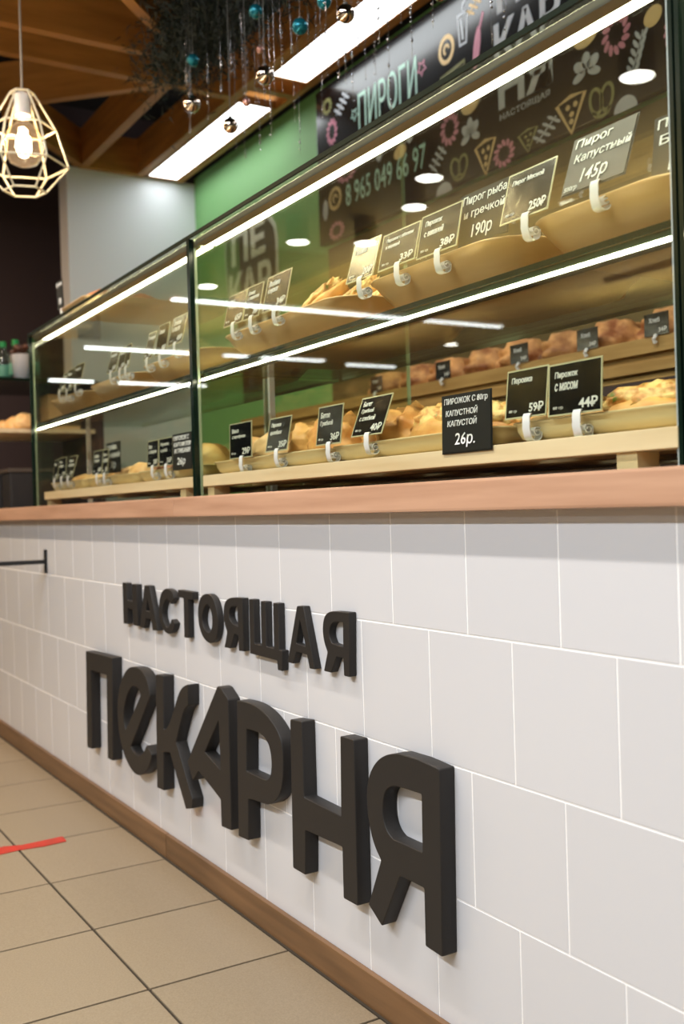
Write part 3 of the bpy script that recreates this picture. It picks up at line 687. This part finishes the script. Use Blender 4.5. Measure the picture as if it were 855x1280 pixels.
fill(-0.50, -0.175, 0.115, 0.963, ['cheese_roll', 'cheese_roll'], 'lower tray left of the 26 card', sc=1.3, step=0.11, up=0.008, yaw=0.1)
fill(-0.155, 0.182, 0.115, 0.963, ['long_roll', 'cheese_roll', 'long_roll'], 'lower tray at the right end', sc=1.1, step=0.11, up=0.012, yaw=0.35)
fill(-1.735, -1.29, 0.12, 0.963, ['brown_pasty', 'round_roll'], 'lower left tray near the post', sc=1.25, step=0.1, up=0.006)
fill(-2.21, -1.76, 0.12, 0.963, ['oval_pie', 'round_roll'], 'middle lower left tray', step=0.1, rows_=2)
fill(-2.615, -2.235, 0.14, 0.963, ['oval_pie'], 'far left lower tray', step=0.12, rows_=2)
for a, b, y0, y1, z, l in ((-1.13, -0.68, 0.13, 0.36, 1.2145, 'upper tray behind the first three tags'), (-1.19, -0.72, 0.075, 0.45, 0.9635, 'lower tray beside the middle post'), (-0.645, -0.2, 0.075, 0.45, 0.9635, 'lower tray left of the 26 tag'), (-0.13, 0.16, 0.075, 0.45, 0.9635, 'lower tray at the right end'), (-2.18, -1.8, 0.08, 0.45, 0.9635, 'middle lower tray of the left case')):
    liner(a, b, y0, y1, z, l)

# ---------------------------------------------------------------- price tags with scroll holders
def hook_mesh():
    mb = MB(); w = 0.0075
    pts = []
    for (y, z) in ((0.004, 0.008), (-0.002, 0.009), (-0.004, 0.004), (-0.004, -0.004), (-0.0045, -0.012), (-0.003, -0.019)): pts.append((y, z))
    for k in range(1, 8):
        a = math.radians(190+k*25); pts.append((0.006+0.009*math.cos(a), -0.021+0.009*math.sin(a)))
    for k in range(16):
        a = math.radians(20+k*36); r = 0.0072-0.00034*k; pts.append((0.0085+r*math.cos(a), -0.017+r*math.sin(a)))
    th = 0.0011; up = []; n = len(pts)
    A = []
    for i, (y, z) in enumerate(pts):
        p0 = Vector(pts[max(i-1, 0)]); p1 = Vector(pts[min(i+1, n-1)]); d = (p1-p0).normalized(); nn = Vector((-d.y, d.x))*th/2
        A.append([mb.bm.verts.new((sx*w, y+q*nn.x, z+q*nn.y)) for sx, q in ((-1, -1), (1, -1), (1, 1), (-1, 1))])
    for P0, P1 in zip(A, A[1:]):
        for k in range(4): mb.bm.faces.new((P0[k], P0[(k+1) % 4], P1[(k+1) % 4], P1[k]))
    mb.bm.faces.new(A[0][::-1]); mb.bm.faces.new(A[-1])
    return mb.mesh('holder', True)
HOOK = hook_mesh()
INFO = {
 'U1': (['Пирог', 'с капустой'], '65₽', 'print', 'black printed price tag 65, leftmost on the right case upper shelf'),
 'U2': (['Сочник', 'с творогом'], '78₽', 'print', 'black printed price tag 78, second on the right case upper shelf'),
 'U3': (['Лепёшка', 'сырная'], '34₽', 'print', 'black printed price tag 34 left of the cheese breads'),
 'U4': (['Плюшка'], '20₽', 'print', 'glaring black price tag 20 right of the cheese breads'),
 'U5': (['Пирожок с яблоком', 'и корицей'], '33₽', 'print', 'black printed tag reading 33, between the glaring tag and the 38 tag'),
 'U6': (['Пирожок', 'с вишней'], '38₽', 'print', 'black printed tag reading 38, touching the grey handwritten 190 card'),
 'U7': (['Пирог рыба', 'и гречкой'], '190р', 'hand', 'handwritten grey price card reading 190'),
 'U8': (['Пирог Мясной'], '250₽', 'print', 'pale-edged black tag reading 250, glaring, left of the big grey card'),
 'U9': (['Пирог', 'Капустный'], '145р', 'hand', 'handwritten grey price card reading 145'),
 'U10': (['Пирог', 'Борк..'], '109', 'hand', 'handwritten black card reading 109 at the right post'),
 'L1': (['Шаньга', 'с картофелем'], '29₽', 'print', 'black printed price tag reading 29 beside the middle post'),
 'L2': (['Пирожок', 'цыплёнок'], '35₽', 'print', 'black printed tag reading 35, second from the middle post on the lower tray'),
 'L3': (['Батон', 'Грибной'], '36₽', 'print', 'black printed tag reading 36 in front of the twisted buns'),
 'L4': (['Багет', 'Грибной', 'с хлебной'], '40₽', 'print', 'tilted three-line black tag reading 40 on the lower tray'),
 'L5': (['ПИРОЖОК С 80гр', 'КАПУСТНОЙ', 'КАПУСТОЙ'], '26р.', 'hand', 'large handwritten black card reading 26 hanging over the rail'),
 'L6': (['Перовка'], '59₽', 'print', 'black printed tag reading 59, just right of the handwritten 26 card'),
 'L7': (['Пирожок', 'с мясом'], '44₽', 'print', 'black printed tag reading 44, rightmost on the lower tray'),
 'M1': (['Язык', 'с сахаром'], '28₽', 'print', 'black tag on the left case lower tray, left of the pair by the tall card'),
 'M2': (['Перемячик', 'с рыбой'], '32₽', 'print', 'black tag next to the tall handwritten card by the middle post'),
 'M3': (['ПИРОЖОК С', 'КАРТОФЕЛЕМ', 'И ГРИБАМИ'], '26р', 'hand', 'tall handwritten black card left of the middle post'),
 'M4': (['Слойка', 'с сыром'], '40₽', 'print', 'black tag at the left of the middle group on the left case lower tray'),
 'M5': (['Рулет', 'с маком'], '36₽', 'print', 'narrow black tag overlapped by the handwritten card in the left case'),
 'M6': (['СЛОЙКА', 'С ВИШНЕЙ'], '38р', 'hand', 'handwritten dark card behind the middle group in the left case'),
 'M8': (['Кекс'], '30₽', 'print', 'leftmost glaring tag on the left case lower tray'),
 'M9': (['Эклер', 'с кремом'], '35₽', 'print', 'second tag from the left on the left case lower tray'),
 'M10': (['Кольцо', 'творожное'], '37₽', 'print', 'third tag from the left on the left case lower tray'),
 'N1': (['Хачапури'], '50₽', 'print', 'white glaring tag, left of the three near the post on the left case upper shelf'),
 'N2': (['Самса'], '55₽', 'print', 'white glaring tag, middle of the three near the post on the left case upper shelf'),
 'N3': (['Сосиска', 'в тесте'], '45₽', 'print', 'white glaring tag, right of the three near the post on the left case upper shelf'),
 'N4': (['Ватрушка'], '36₽', 'print', 'black glaring tag, left of the middle group on the left case upper shelf'),
 'N5': (['Рогалик'], '25₽', 'print', 'glaring tag, middle of the middle group on the left case upper shelf'),
 'N6': (['Булочка'], '22₽', 'print', 'narrow glaring tag, right of the middle group on the left case upper shelf'),
 'N7': (['Печенье'], '18₽', 'print', 'first of the three tags at the far left of the upper shelf'),
 'N8': (['Пряник'], '19₽', 'print', 'second of the three tags at the far left of the upper shelf'),
 'N9': (['Коврижка'], '21₽', 'print', 'third of the three tags at the far left of the upper shelf'),
 'T1': (['Кулич'], '150р', 'hand', 'handwritten grey card on top of the left case'),
}
def price_tag(nm, x, z, w_, h, lean, y):
    lines, price, style, label = INFO[nm]
    t = thing('price_tag', label, 'price tag', (x, y, z), 'price tags on the trays')
    ang = -math.atan2(lean, h); hh = math.hypot(lean, h); R = (ang, 0, 0)
    W2 = w_/2
    card = obj('card', MB().box(-W2+0.0022, W2-0.0022, -0.0006, 0.0006, 0.0022, hh-0.0022), M_card if style == 'print' else M_chalk, t, rot=R)
    if style == 'print':
        s_ = MB()
        for a in ((-W2, W2, 0, 0.0022), (-W2, W2, hh-0.0022, hh), (-W2, -W2+0.0022, 0.0022, hh-0.0022), (W2-0.0022, W2, 0.0022, hh-0.0022)):
            s_.box(a[0], a[1], -0.0008, 0.0008, a[2], a[3])
        obj('sleeve_edge', s_, M_sleeve, t, rot=R)
    else:
        obj('card_backing', MB().box(-W2, W2, 0.0007, 0.0012, 0, hh), M_chalk, t, rot=R)
    ink = M_ink if style == 'print' else M_ink2; off = 0.02 if style == 'print' else 0.004
    n = len(lines); mx = max(len(l) for l in lines)
    if style == 'print':
        lh = hh*(0.15 if mx < 10 else 0.12); lh *= (0.84 if n > 2 else 1); ys = hh*(0.88 if n > 2 else 0.84)
        for i, l in enumerate(lines):
            ww = min(w_*0.8, lh*0.58*len(l)); z1 = ys-i*lh*1.45
            text(l, 'lettering', ink, (-W2*0.75, -W2*0.75+ww, z1-lh, z1), -0.0012, t, off, 0.1, rot=R)
        text(price, 'price', ink, (W2*0.18, W2*0.86, hh*0.10, hh*0.29), -0.0012, t, off, 0.0, rot=R)
        text('80 гр', 'weight', ink, (-W2*0.8, -W2*0.42, hh*0.11, hh*0.18), -0.0012, t, 0, 0.0, rot=R)
    else:
        lh = hh*(0.13 if n > 2 else 0.19); ys = hh*0.94
        for i, l in enumerate(lines):
            ww = w_*0.86*(len(l)/mx)**0.7; z1 = ys-i*lh*1.35
            text(l, 'lettering', ink, (-W2*0.86+i*0.004, -W2*0.86+i*0.004+ww, z1-lh, z1), -0.0012, t, off, 0.12, rot=R)
        text(price, 'price', ink, (-W2*0.45, W2*0.35, hh*0.09, hh*(0.34 if n > 2 else 0.38)), -0.0012, t, off, 0.15, rot=R)
        if nm == 'U9': text('500гр', 'weight', ink, (-W2*0.9, -W2*0.5, hh*0.04, hh*0.14), -0.0012, t, off, 0.1, rot=R)
    if nm == 'T1': obj('stem', MB().box(-0.004, 0.004, -0.001, 0.003, -0.022, 0.0), M_hook, t)
    if nm not in ('L5', 'U7', 'U10', 'M3', 'M6', 'T1'):
        link('holder', HOOK, M_hook, t, (w_*0.08, 0.0, -0.004), scale=(1.0, 1.2, 1.0))
YB = {'U7': 0.066, 'U10': 0.07, 'L5': 0.027, 'M6': 0.06, 'T1': 0.05, 'M3': 0.03, 'U9': 0.048}
for nm, x, z, w_, h, lean in TAGS:
    price_tag(nm, x, z, w_, h, lean, YB.get(nm, 0.045 if nm[0] in 'UN' else 0.035))

# ---------------------------------------------------------------- top of the left case: tray and loaves
o = obj('serving_tray', tray_mesh(0.32, 0.5, 0.028, 0.014), M_tray, None, (-2.43, 0.04, 1.5305), smooth='all'); tag(o, 'beige tray standing on top of the left case', 'tray')
for i, (x, y) in enumerate(((-2.2, 0.115), (-2.21, 0.25), (-2.2, 0.38))):
    pastry('brown_pasty', (x, y, 1.536), (0, 0, rnd.uniform(-.3, .3)), 1.1, 'brown pasty on the tray on top of the left case, %s from the front' % names[i], 'pasties on the top tray')

# ---------------------------------------------------------------- bread rack on the back wall
t = thing('bread_rack', 'wooden slatted bread rack along the green back wall', 'rack', (-1.0, 1.2, 0)); X0, X1 = -2.45, 1.6
for z0, z1 in ((1.264, 1.306), (1.214, 1.243)):
    obj('slat', MB().box(X0, X1, 0.0, 0.018, z0, z1, bev=0.002), M_rack, t)
obj('shelf', MB().box(X0, X1, 0.0185, 0.28, 1.196, 1.272), M_rack, t)
obj('cabinet', MB().box(X0, X1, 0.02, 0.28, 0.0, 1.195), M_dark, t)
for k in range(7): obj('upright', MB().box(X0+0.02+k*0.6, X0+0.05+k*0.6, 0.0185, 0.035, 1.2725, 1.305), M_rack, t)
ORD = ['first', 'second', 'third', 'fourth', 'fifth', 'sixth', 'seventh', 'eighth', 'ninth', 'tenth', 'eleventh', 'twelfth', 'thirteenth', 'fourteenth', 'fifteenth', 'sixteenth', 'seventeenth', 'eighteenth', 'nineteenth', 'twentieth']
for i in range(16):
    x = -2.33+i*0.195+rnd.uniform(-0.01, 0.01)
    pastry('loaf', (x, 1.355, 1.2725+rnd.uniform(-0.0, 0.012)), (0, 0, PIH+rnd.uniform(-0.12, 0.12)), rnd.uniform(1.4, 1.5), 'brown loaf in the back bread rack, %s from its left end' % ORD[i], 'loaves in the bread rack')
for i, x in enumerate((-2.25, -1.83, -1.435, -1.14, -0.885)):
    g = thing('shelf_label', 'small black price label on the back bread rack, %s from the left' % names[i], 'price tag', (x, 1.196, 1.306), 'labels on the bread rack')
    obj('card', MB().box(-0.042, 0.042, -0.001, 0.0, 0.0, 0.06), M_card, g)
    text('Хлеб', 'lettering', M_ink2, (-0.025, 0.012, 0.035, 0.048), -0.0015, g); text('34₽', 'price', M_ink2, (0.008, 0.035, 0.008, 0.02), -0.0015, g)
    obj('holder', MB().tube([(0, -0.003, 0.0), (0, -0.012, -0.01), (0, -0.006, -0.02)], 0.006), M_hook, g)

# ---------------------------------------------------------------- menu board and its prints
struct('trim_3', MB().box(-3.05, 2.2, 1.478, 1.4995, 0.0, 2.06), mat('brown_wall_cladding', srgb(100, 88, 50), 0.6, col2=srgb(80, 70, 38), scale=(2, 10, 10)))
bd = thing('menu_board', 'long glossy black menu board with bakery drawings high on the back wall', 'menu board', (-1.2, 1.44, 2.07))
obj('panel', MB().box(-1.86, 2.6, 0.0, 0.03, 0.0, 0.70, bev=0.002), M_board, bd)
def ribbon(mb, pts, w_, closed=False):
    n = len(pts); A = []
    for i in range(n):
        p = Vector(pts[i]); a = Vector(pts[(i-1) % n] if closed or i > 0 else pts[i]); b = Vector(pts[(i+1) % n] if closed or i < n-1 else pts[i])
        d = (b-a); d = d.normalized() if d.length > 1e-9 else Vector((1, 0)); nn = Vector((-d.y, d.x))*w_/2
        A.append((mb.bm.verts.new((p.x+nn.x, 0, p.y+nn.y)), mb.bm.verts.new((p.x-nn.x, 0, p.y-nn.y))))
    for i in range(n if closed else n-1):
        P0 = A[i]; P1 = A[(i+1) % n]; mb.bm.faces.new((P0[0], P0[1], P1[1], P1[0]))
def blob(mb, pts):
    mb.bm.faces.new([mb.bm.verts.new((p[0], 0, p[1])) for p in pts])
def ell(cx_, cy_, a, b, rot=0, n=16, a0=0, a1=360):
    out = []; m = n if a1-a0 >= 360 else n+1
    for k in range(m):
        t_ = math.radians(a0+(a1-a0)*k/n); x, y = a*math.cos(t_), b*math.sin(t_)
        out.append((cx_+x*math.cos(rot)-y*math.sin(rot), cy_+x*math.sin(rot)+y*math.cos(rot)))
    return out
def doodle(t_):
    mb = MB()
    if t_ == 'ring':
        for k in range(12):
            a = 2*math.pi*k/12; blob(mb, ell(0.37*math.cos(a), 0.37*math.sin(a), 0.14, 0.075, a+0.5, 8))
    elif t_ == 'bun':
        blob(mb, ell(0, 0, 0.5, 0.42, 0.4, 20))
    elif t_ == 'face':
        ribbon(mb, ell(0, 0, 0.42, 0.42, 0, 20), 0.16, True); ribbon(mb, ell(0, 0, 0.15, 0.15, 0, 10, 0, 250), 0.1)
    elif t_ == 'leaf':
        ribbon(mb, [(-0.4, -0.4), (0.4, 0.4)], 0.06)
        for k in range(4):
            c = -0.3+k*0.2; blob(mb, ell(c-0.13, c+0.13, 0.17, 0.07, 2.36, 8)); blob(mb, ell(c+0.13, c-0.13, 0.17, 0.07, -0.78, 8))
    elif t_ == 'branch':
        ribbon(mb, [(-0.3, -0.5), (0.0, 0.0), (0.25, 0.5)], 0.04)
        for k in range(5):
            y = -0.4+k*0.19; x = y*0.5; blob(mb, ell(x-0.16, y+0.06, 0.16, 0.07, 2.3, 8)); blob(mb, ell(x+0.16, y+0.04, 0.16, 0.07, 0.7, 8))
    elif t_ == 'star':
        ribbon(mb, [((0.42 if k % 2 else 0.2)*math.cos(math.pi*k/5+0.3), (0.42 if k % 2 else 0.2)*math.sin(math.pi*k/5+0.3)) for k in range(10)], 0.09, True)
    elif t_ == 'pizza':
        ribbon(mb, [(-0.45, 0.35), (0.0, 0.46), (0.45, 0.42), (0.0, -0.48)], 0.11, True)
        for p in ((-0.1, 0.2), (0.14, 0.22), (0.02, 0.0), (0.0, -0.18)): blob(mb, ell(p[0], p[1], 0.075, 0.075, 0, 8))
    elif t_ == 'croissant':
        for k in range(5):
            a = math.radians(200-k*55); blob(mb, ell(0.28*math.cos(a), 0.28*math.sin(a), 0.24, 0.12 if k in (0, 4) else 0.155, a, 10))
    elif t_ == 'pretzel':
        ribbon(mb, ell(-0.2, 0.05, 0.22, 0.34, 0.2, 14), 0.1, True); ribbon(mb, ell(0.2, 0.05, 0.22, 0.34, -0.2, 14), 0.1, True); ribbon(mb, ell(0, -0.2, 0.3, 0.2, 0, 12, 180, 360), 0.1)
    elif t_ == 'half':
        blob(mb, ell(0, -0.3, 0.5, 0.7, 0, 14, 0, 180))
    elif t_ == 'oval':
        blob(mb, ell(0, 0, 0.4, 0.5, -0.2, 14))
    elif t_ == 'cup':
        ribbon(mb, [(-0.3, 0.2), (-0.2, -0.5), (0.2, -0.5), (0.32, 0.2)], 0.1, True); ribbon(mb, [(0.0, 0.2), (0.05, 0.4), (0.3, 0.5)], 0.07); ribbon(mb, [(-0.1, 0.1), (0.0, -0.4)], 0.12)
    elif t_ == 'baguette':
        blob(mb, ell(-0.05, -0.1, 0.16, 0.42, -0.35, 14)); ribbon(mb, [(0.12, 0.25), (0.3, 0.5)], 0.09)
    elif t_ == 'pasta':
        for k in range(3): ribbon(mb, [(-0.5, -0.3+k*0.25), (0.5, 0.0+k*0.25)], 0.1)
        ribbon(mb, [(-0.5, -0.4), (-0.5, 0.35), (0.5, 0.6), (0.5, -0.1)], 0.06, True)
    return mb
PN = {'ring': 'ring_roll_print', 'bun': 'bun_print', 'face': 'curl_print', 'leaf': 'leaf_print', 'branch': 'wheat_print', 'star': 'star_print', 'pizza': 'pizza_print', 'croissant': 'croissant_print', 'pretzel': 'pretzel_print', 'half': 'half_bun_print', 'oval': 'grain_print', 'cup': 'cup_print', 'baguette': 'baguette_print', 'pasta': 'pasta_print'}
extra = [('ring', -0.75, 2.3, 0.1, 0.12, 'pink'), ('croissant', -0.5, 2.5, 0.12, 0.13, 'white'), ('pizza', -0.3, 2.25, 0.12, 0.14, 'cream'), ('bun', -0.2, 2.55, 0.1, 0.1, 'cream'), ('pretzel', 0.1, 2.4, 0.12, 0.14, 'olive'), ('leaf', 0.35, 2.25, 0.1, 0.1, 'white'), ('ring', 0.6, 2.55, 0.12, 0.13, 'pink'), ('pizza', 0.9, 2.3, 0.12, 0.14, 'cream')]
for t_, x, z, w_, h, c in PRINTS+extra:
    if z+h/2 > 2.76: continue
    mb = doodle(t_)
    for v in mb.bm.verts: v.co = Vector((v.co.x*w_, 0, v.co.z*h))
    mb.bm.normal_update()
    for f in mb.bm.faces:
        if f.normal.y > 0: f.normal_flip()
    ex = bmesh.ops.extrude_face_region(mb.bm, geom=mb.bm.faces[:])
    for v in [q for q in ex['geom'] if isinstance(q, bmesh.types.BMVert)]: v.co.y -= 0.0008
    obj(PN[t_], mb, M_print[c], bd, (x+1.2, -0.0002, z-2.07))
def btext(s_, box, m, off=0.02): return text(s_, 'lettering', m, (box[0]+1.2, box[1]+1.2, box[2]-2.07, box[3]-2.07), -0.0008, bd, off)
btext('ПИРОГИ', (-2.70, -2.27, 2.487, 2.642), M_print['mint'], 0.0)
btext('8 965 049 66 97', (-2.82, -2.226, 2.19, 2.285), M_print['mint'], 0.0)
btext('НЯ', (-1.785, -1.51, 2.255, 2.395), M_print['white'], 0.03)
btext('КАР', (-1.80, -1.465, 2.42, 2.56), M_print['white'], 0.03)
btext('ПЕ', (-1.78, -1.52, 2.59, 2.72), M_print['white'], 0.03)
btext('НАСТОЯЩАЯ', (-1.78, -1.525, 2.212, 2.238), M_print['white'], 0.01)

# round-cornered logo plate on the green wall
lg = thing('logo_plate', 'dark shield-shaped logo plate with white letters on the green wall', 'sign', (-3.9, 1.495, 1.7))
def plate(m, g, y, name):
    pts = [(-0.30-g, 0.74+g, 1), (0.31+g, 0.70+g, 1), (0.30+g, 0.35, 1), (0.30+g, 0.0-g, 1), (-0.22-g, -0.0-g, 1), (-0.26-g, 0.4, 1)]
    me = poly_mesh([pts], name, m, 0.004, bevel=0.0005); to_wall(me)
    return link(name, me, m, lg, (0, y, 0))
plate(M_ink2, 0.02, 0.002, 'border'); plate(mat('logo_dark', srgb(24, 22, 22), 0.4), 0.0, -0.003, 'plate')
for s_, b in (('ПЕ', (-0.2, 0.2, 0.5, 0.68)), ('КАР', (-0.24, 0.26, 0.27, 0.46)), ('НЯ', (-0.2, 0.2, 0.05, 0.23))):
    text(s_, 'lettering', M_ink2, b, -0.006, lg, 0.035)

# ---------------------------------------------------------------- pendant lamp
pl = thing('pendant_lamp', 'cream wire cage pendant lamp with a glowing globe bulb', 'lamp', (-2.64, 0.0, 2.36))
obj('cable', MB().tube([(0, 0, 0.0), (0.004, 0, 0.4), (0, 0, 1.09)], 0.004), M_cable, pl)
lev = [(0.040, 0.0), (0.112, -0.125), (0.152, -0.255), (0.072, -0.345)]
mb = MB(); P6 = []
for r, z in lev: P6.append([Vector((r*math.cos(math.radians(15+60*k)), r*math.sin(math.radians(15+60*k)), z)) for k in range(6)])
for ring_ in P6:
    for k in range(6): mb.tube([ring_[k], ring_[(k+1) % 6]], 0.0035, 6)
for a, b in zip(P6, P6[1:]):
    for k in range(6): mb.tube([a[k], b[k]], 0.0035, 6)
obj('cage', mb, M_cream, pl, smooth=True)
obj('socket', MB().lathe([(0.004, 0.012), (0.02, 0.01), (0.028, 0.0), (0.028, -0.08), (0.02, -0.085)]), M_hook, pl, smooth=True)
bl = obj('bulb', MB().lathe([(0.016, -0.08), (0.02, -0.10), (0.045, -0.122), (0.064, -0.15), (0.071, -0.185), (0.064, -0.22), (0.045, -0.246), (0.02, -0.257), (0.001, -0.26)]), M_bulb, pl, smooth='all')
obj('filament', MB().tube([(0.012*math.cos(k*0.9), 0.012*math.sin(k*0.9), -0.15-k*0.0022) for k in range(28)], 0.0022, 5), M_fil, bl)
lp = bpy.data.lights.new('bulb_light', 'POINT'); lp.energy = 5; lp.color = (1.0, 0.82, 0.58); lp.shadow_soft_size = 0.03
lo = bpy.data.objects.new('bulb_light', lp); C.objects.link(lo); lo.location = (-2.64, 0, 2.185)

# ---------------------------------------------------------------- christmas garland
rg = random.Random(8)
mb = MB()
for k in range(11000):
    if rg.random() < 0.72: x, y, z = -2.42+rg.gauss(0, 0.20), 0.6+rg.gauss(0, 0.07), 2.64+rg.gauss(0, 0.075)
    else:
        u = rg.random(); x = -2.2+u*1.5; y = 0.6+rg.gauss(0, 0.05); z = 2.60-0.30*u+rg.gauss(0, 0.05)
    if z > 2.74: continue
    d = Vector((rg.gauss(0, 1), rg.gauss(0, 1), rg.gauss(0, 1))).normalized()*0.045; s_ = d.orthogonal().normalized()*0.0026
    p = Vector((x, y, z)); mb.bm.faces.new([mb.bm.verts.new(q) for q in (p-s_, p+s_, p+d)])
o = obj('tinsel_garland', mb, M_tinsel); tag(o, 'dark green tinsel garland draped under the ceiling beams', 'garland', kind='stuff')
mir = {'mirror': (M_mirror, 'mirrored gold'), 'teal': (M_teal, 'teal'), 'pink': (M_pinkb, 'small pink')}
cnt = {}
for x, y, z, r, k in BALLS:
    cnt[k] = cnt.get(k, 0)+1
    b = thing('christmas_ball', '%s christmas ball hanging under the garland, %s of its colour listed left to right' % (mir[k][1], names[cnt[k]-1]), 'ornament', (x, y, z), 'christmas balls')
    obj('ball', MB().ball((0, 0, 0), r, 3), mir[k][0], b, smooth='all')
    obj('cap', MB().lathe([(r*0.25, r*0.93), (r*0.25, r*1.15), (r*0.1, r*1.2)], seg=12), M_alu, b, smooth=True)
    obj('thread', MB().tube([(0, 0, r*1.2), (0, 0, max(0.03, 2.72-z))], 0.0008, 4), M_alu, b)
for i, (x, y, z1, z0) in enumerate(STRANDS):
    z1 = max(z1, z0+0.04); n = max(3, int((z1-z0)/0.011)); mb = MB(); ph = rg.random()*6
    for k in range(n):
        if rg.random() < 0.35: continue
        z = -(k+0.5)*(z1-z0)/n; r = rg.choice((0.0016, 0.0024, 0.0034)); xx = 0.006*math.sin(k*0.12+ph)
        g = bmesh.ops.create_icosphere(mb.bm, subdivisions=1, radius=r)
        el = rg.choice((1, 1, 2.2))
        for v in g['verts']: v.co = Vector((v.co.x+xx, v.co.y, v.co.z*el+z))
    mb.tube([(0, 0, max(0.0, 2.74-z1)), (0, 0, 0), (0.003*math.sin(ph), 0, -(z1-z0)*0.95)], 0.0005, 4)
    o = obj('bead_strand', mb, M_bead, None, (x, y, z1), smooth='all'); tag(o, 'thin silver bead strand hanging %s' % ('against the first ceiling light panel' if x < -2.1 and i % 2 else 'under the thick left end of the garland' if x < -2.1 else 'in front of the second ceiling light panel' if x < -1.3 else 'above the menu board drawings'), 'ornament', 'silver bead strands')

# ---------------------------------------------------------------- side display at the far left
sd = thing('side_display', 'dark side display stand with a glass shelf beyond the left case', 'display stand', (-4.35, 0.1, 0))
obj('shelf', MB().box(0, 0.6, 0.05, 0.5, 1.495, 1.507), M_gedge, sd)
obj('shelf', MB().box(0, 0.55, 0.05, 0.5, 1.262, 1.28), M_pine, sd)
obj('shelf', MB().box(0, 0.6, 0.05, 0.5, 0.86, 0.88), M_bin, sd)
obj('back_panel', MB().box(0, 0.62, 0.5, 0.52, 0.0, 1.5), M_dark, sd)
obj('base', MB().box(0, 0.62, 0.05, 0.49, 0.0, 0.859), M_bin, sd)
obj('carton', MB().box(0.34, 0.48, 0.3, 0.45, 1.2805, 1.45), M_tray, sd)
for i, (x, y) in enumerate(((-4.13, 0.26), (-4.05, 0.3), (-3.98, 0.36))):
    b = thing('water_bottle', 'clear water bottle with a green cap on the side display, %s from the left' % names[i], 'bottle', (x, y, 1.507), 'bottles on the side display')
    obj('body', MB().lathe([(0.03, 0.0), (0.033, 0.01), (0.033, 0.13), (0.03, 0.15), (0.014, 0.185), (0.013, 0.2)]), M_pvc, b, smooth='all')
    obj('label', MB().lathe([(0.0335, 0.05), (0.034, 0.052), (0.034, 0.105), (0.0335, 0.107)]), mat('bottle_label', srgb(90, 150, 130), 0.5), b, smooth='all')
    obj('cap', MB().lathe([(0.016, 0.195), (0.016, 0.22), (0.014, 0.222)]), M_cap, b, smooth=True)
b = thing('white_cup', 'white cup filled with wrapped chocolates on the side display', 'cup', (-3.86, 0.28, 1.507))
obj('body', MB().lathe([(0.036, 0.0), (0.048, 0.12), (0.05, 0.122), (0.046, 0.118), (0.034, 0.01)]), M_hook, b, smooth='all')
for i in range(12):
    a = i*2.4; r = 0.012+0.026*(i % 3)/2
    o = obj('chocolate', MB().ball((0, 0, 0), 0.018, 2, (1, .9, .8)), M_choc, None, (-3.86+r*math.cos(a), 0.28+r*math.sin(a), 1.625+0.013*(i//4)+0.012), smooth='all'); tag(o, 'brown wrapped chocolate heaped in the white cup', 'chocolate', 'chocolates in the white cup')
for i, x in enumerate((-4.2, -4.0, -3.84)):
    pastry('round_roll', (x, 0.28, 1.281), (0, 0, 0.4*i), 1.2, 'round roll on the side display, %s from the left' % names[i], 'rolls on the side display')
for i, (x, w_) in enumerate(((-4.12, 0.14), (-3.9, 0.16))):
    b = thing('storage_bin', 'dark plastic bin on the side display, %s from the left' % names[i], 'bin', (x, 0.3, 0.88), 'dark bins')
    obj('body', MB().box(-w_/2, w_/2, -0.1, 0.1, 0, 0.2, bev=0.008), M_bin, b); obj('lid', MB().box(-w_/2-0.008, w_/2+0.008, -0.108, 0.108, 0.2, 0.218, bev=0.004), mat('bin_lid', srgb(78, 68, 60), 0.5), b)

# worn red tape on the floor
tp = poly_mesh([[(-1.728, -0.18), (-1.722, -0.24), (-1.73, -0.31), (-1.722, -0.36), (-1.74, -0.42), (-1.718, -0.47), (-1.79, -0.47), (-1.775, -0.36), (-1.785, -0.33), (-1.768, -0.29), (-1.776, -0.177)]], 'floor_tape', M_red, 0.0012, bevel=0.0002)
o = link('floor_tape', tp, M_red, None, (0, 0, 0.0012)); tag(o, 'worn strip of red tape on the beige floor tiles', 'tape')
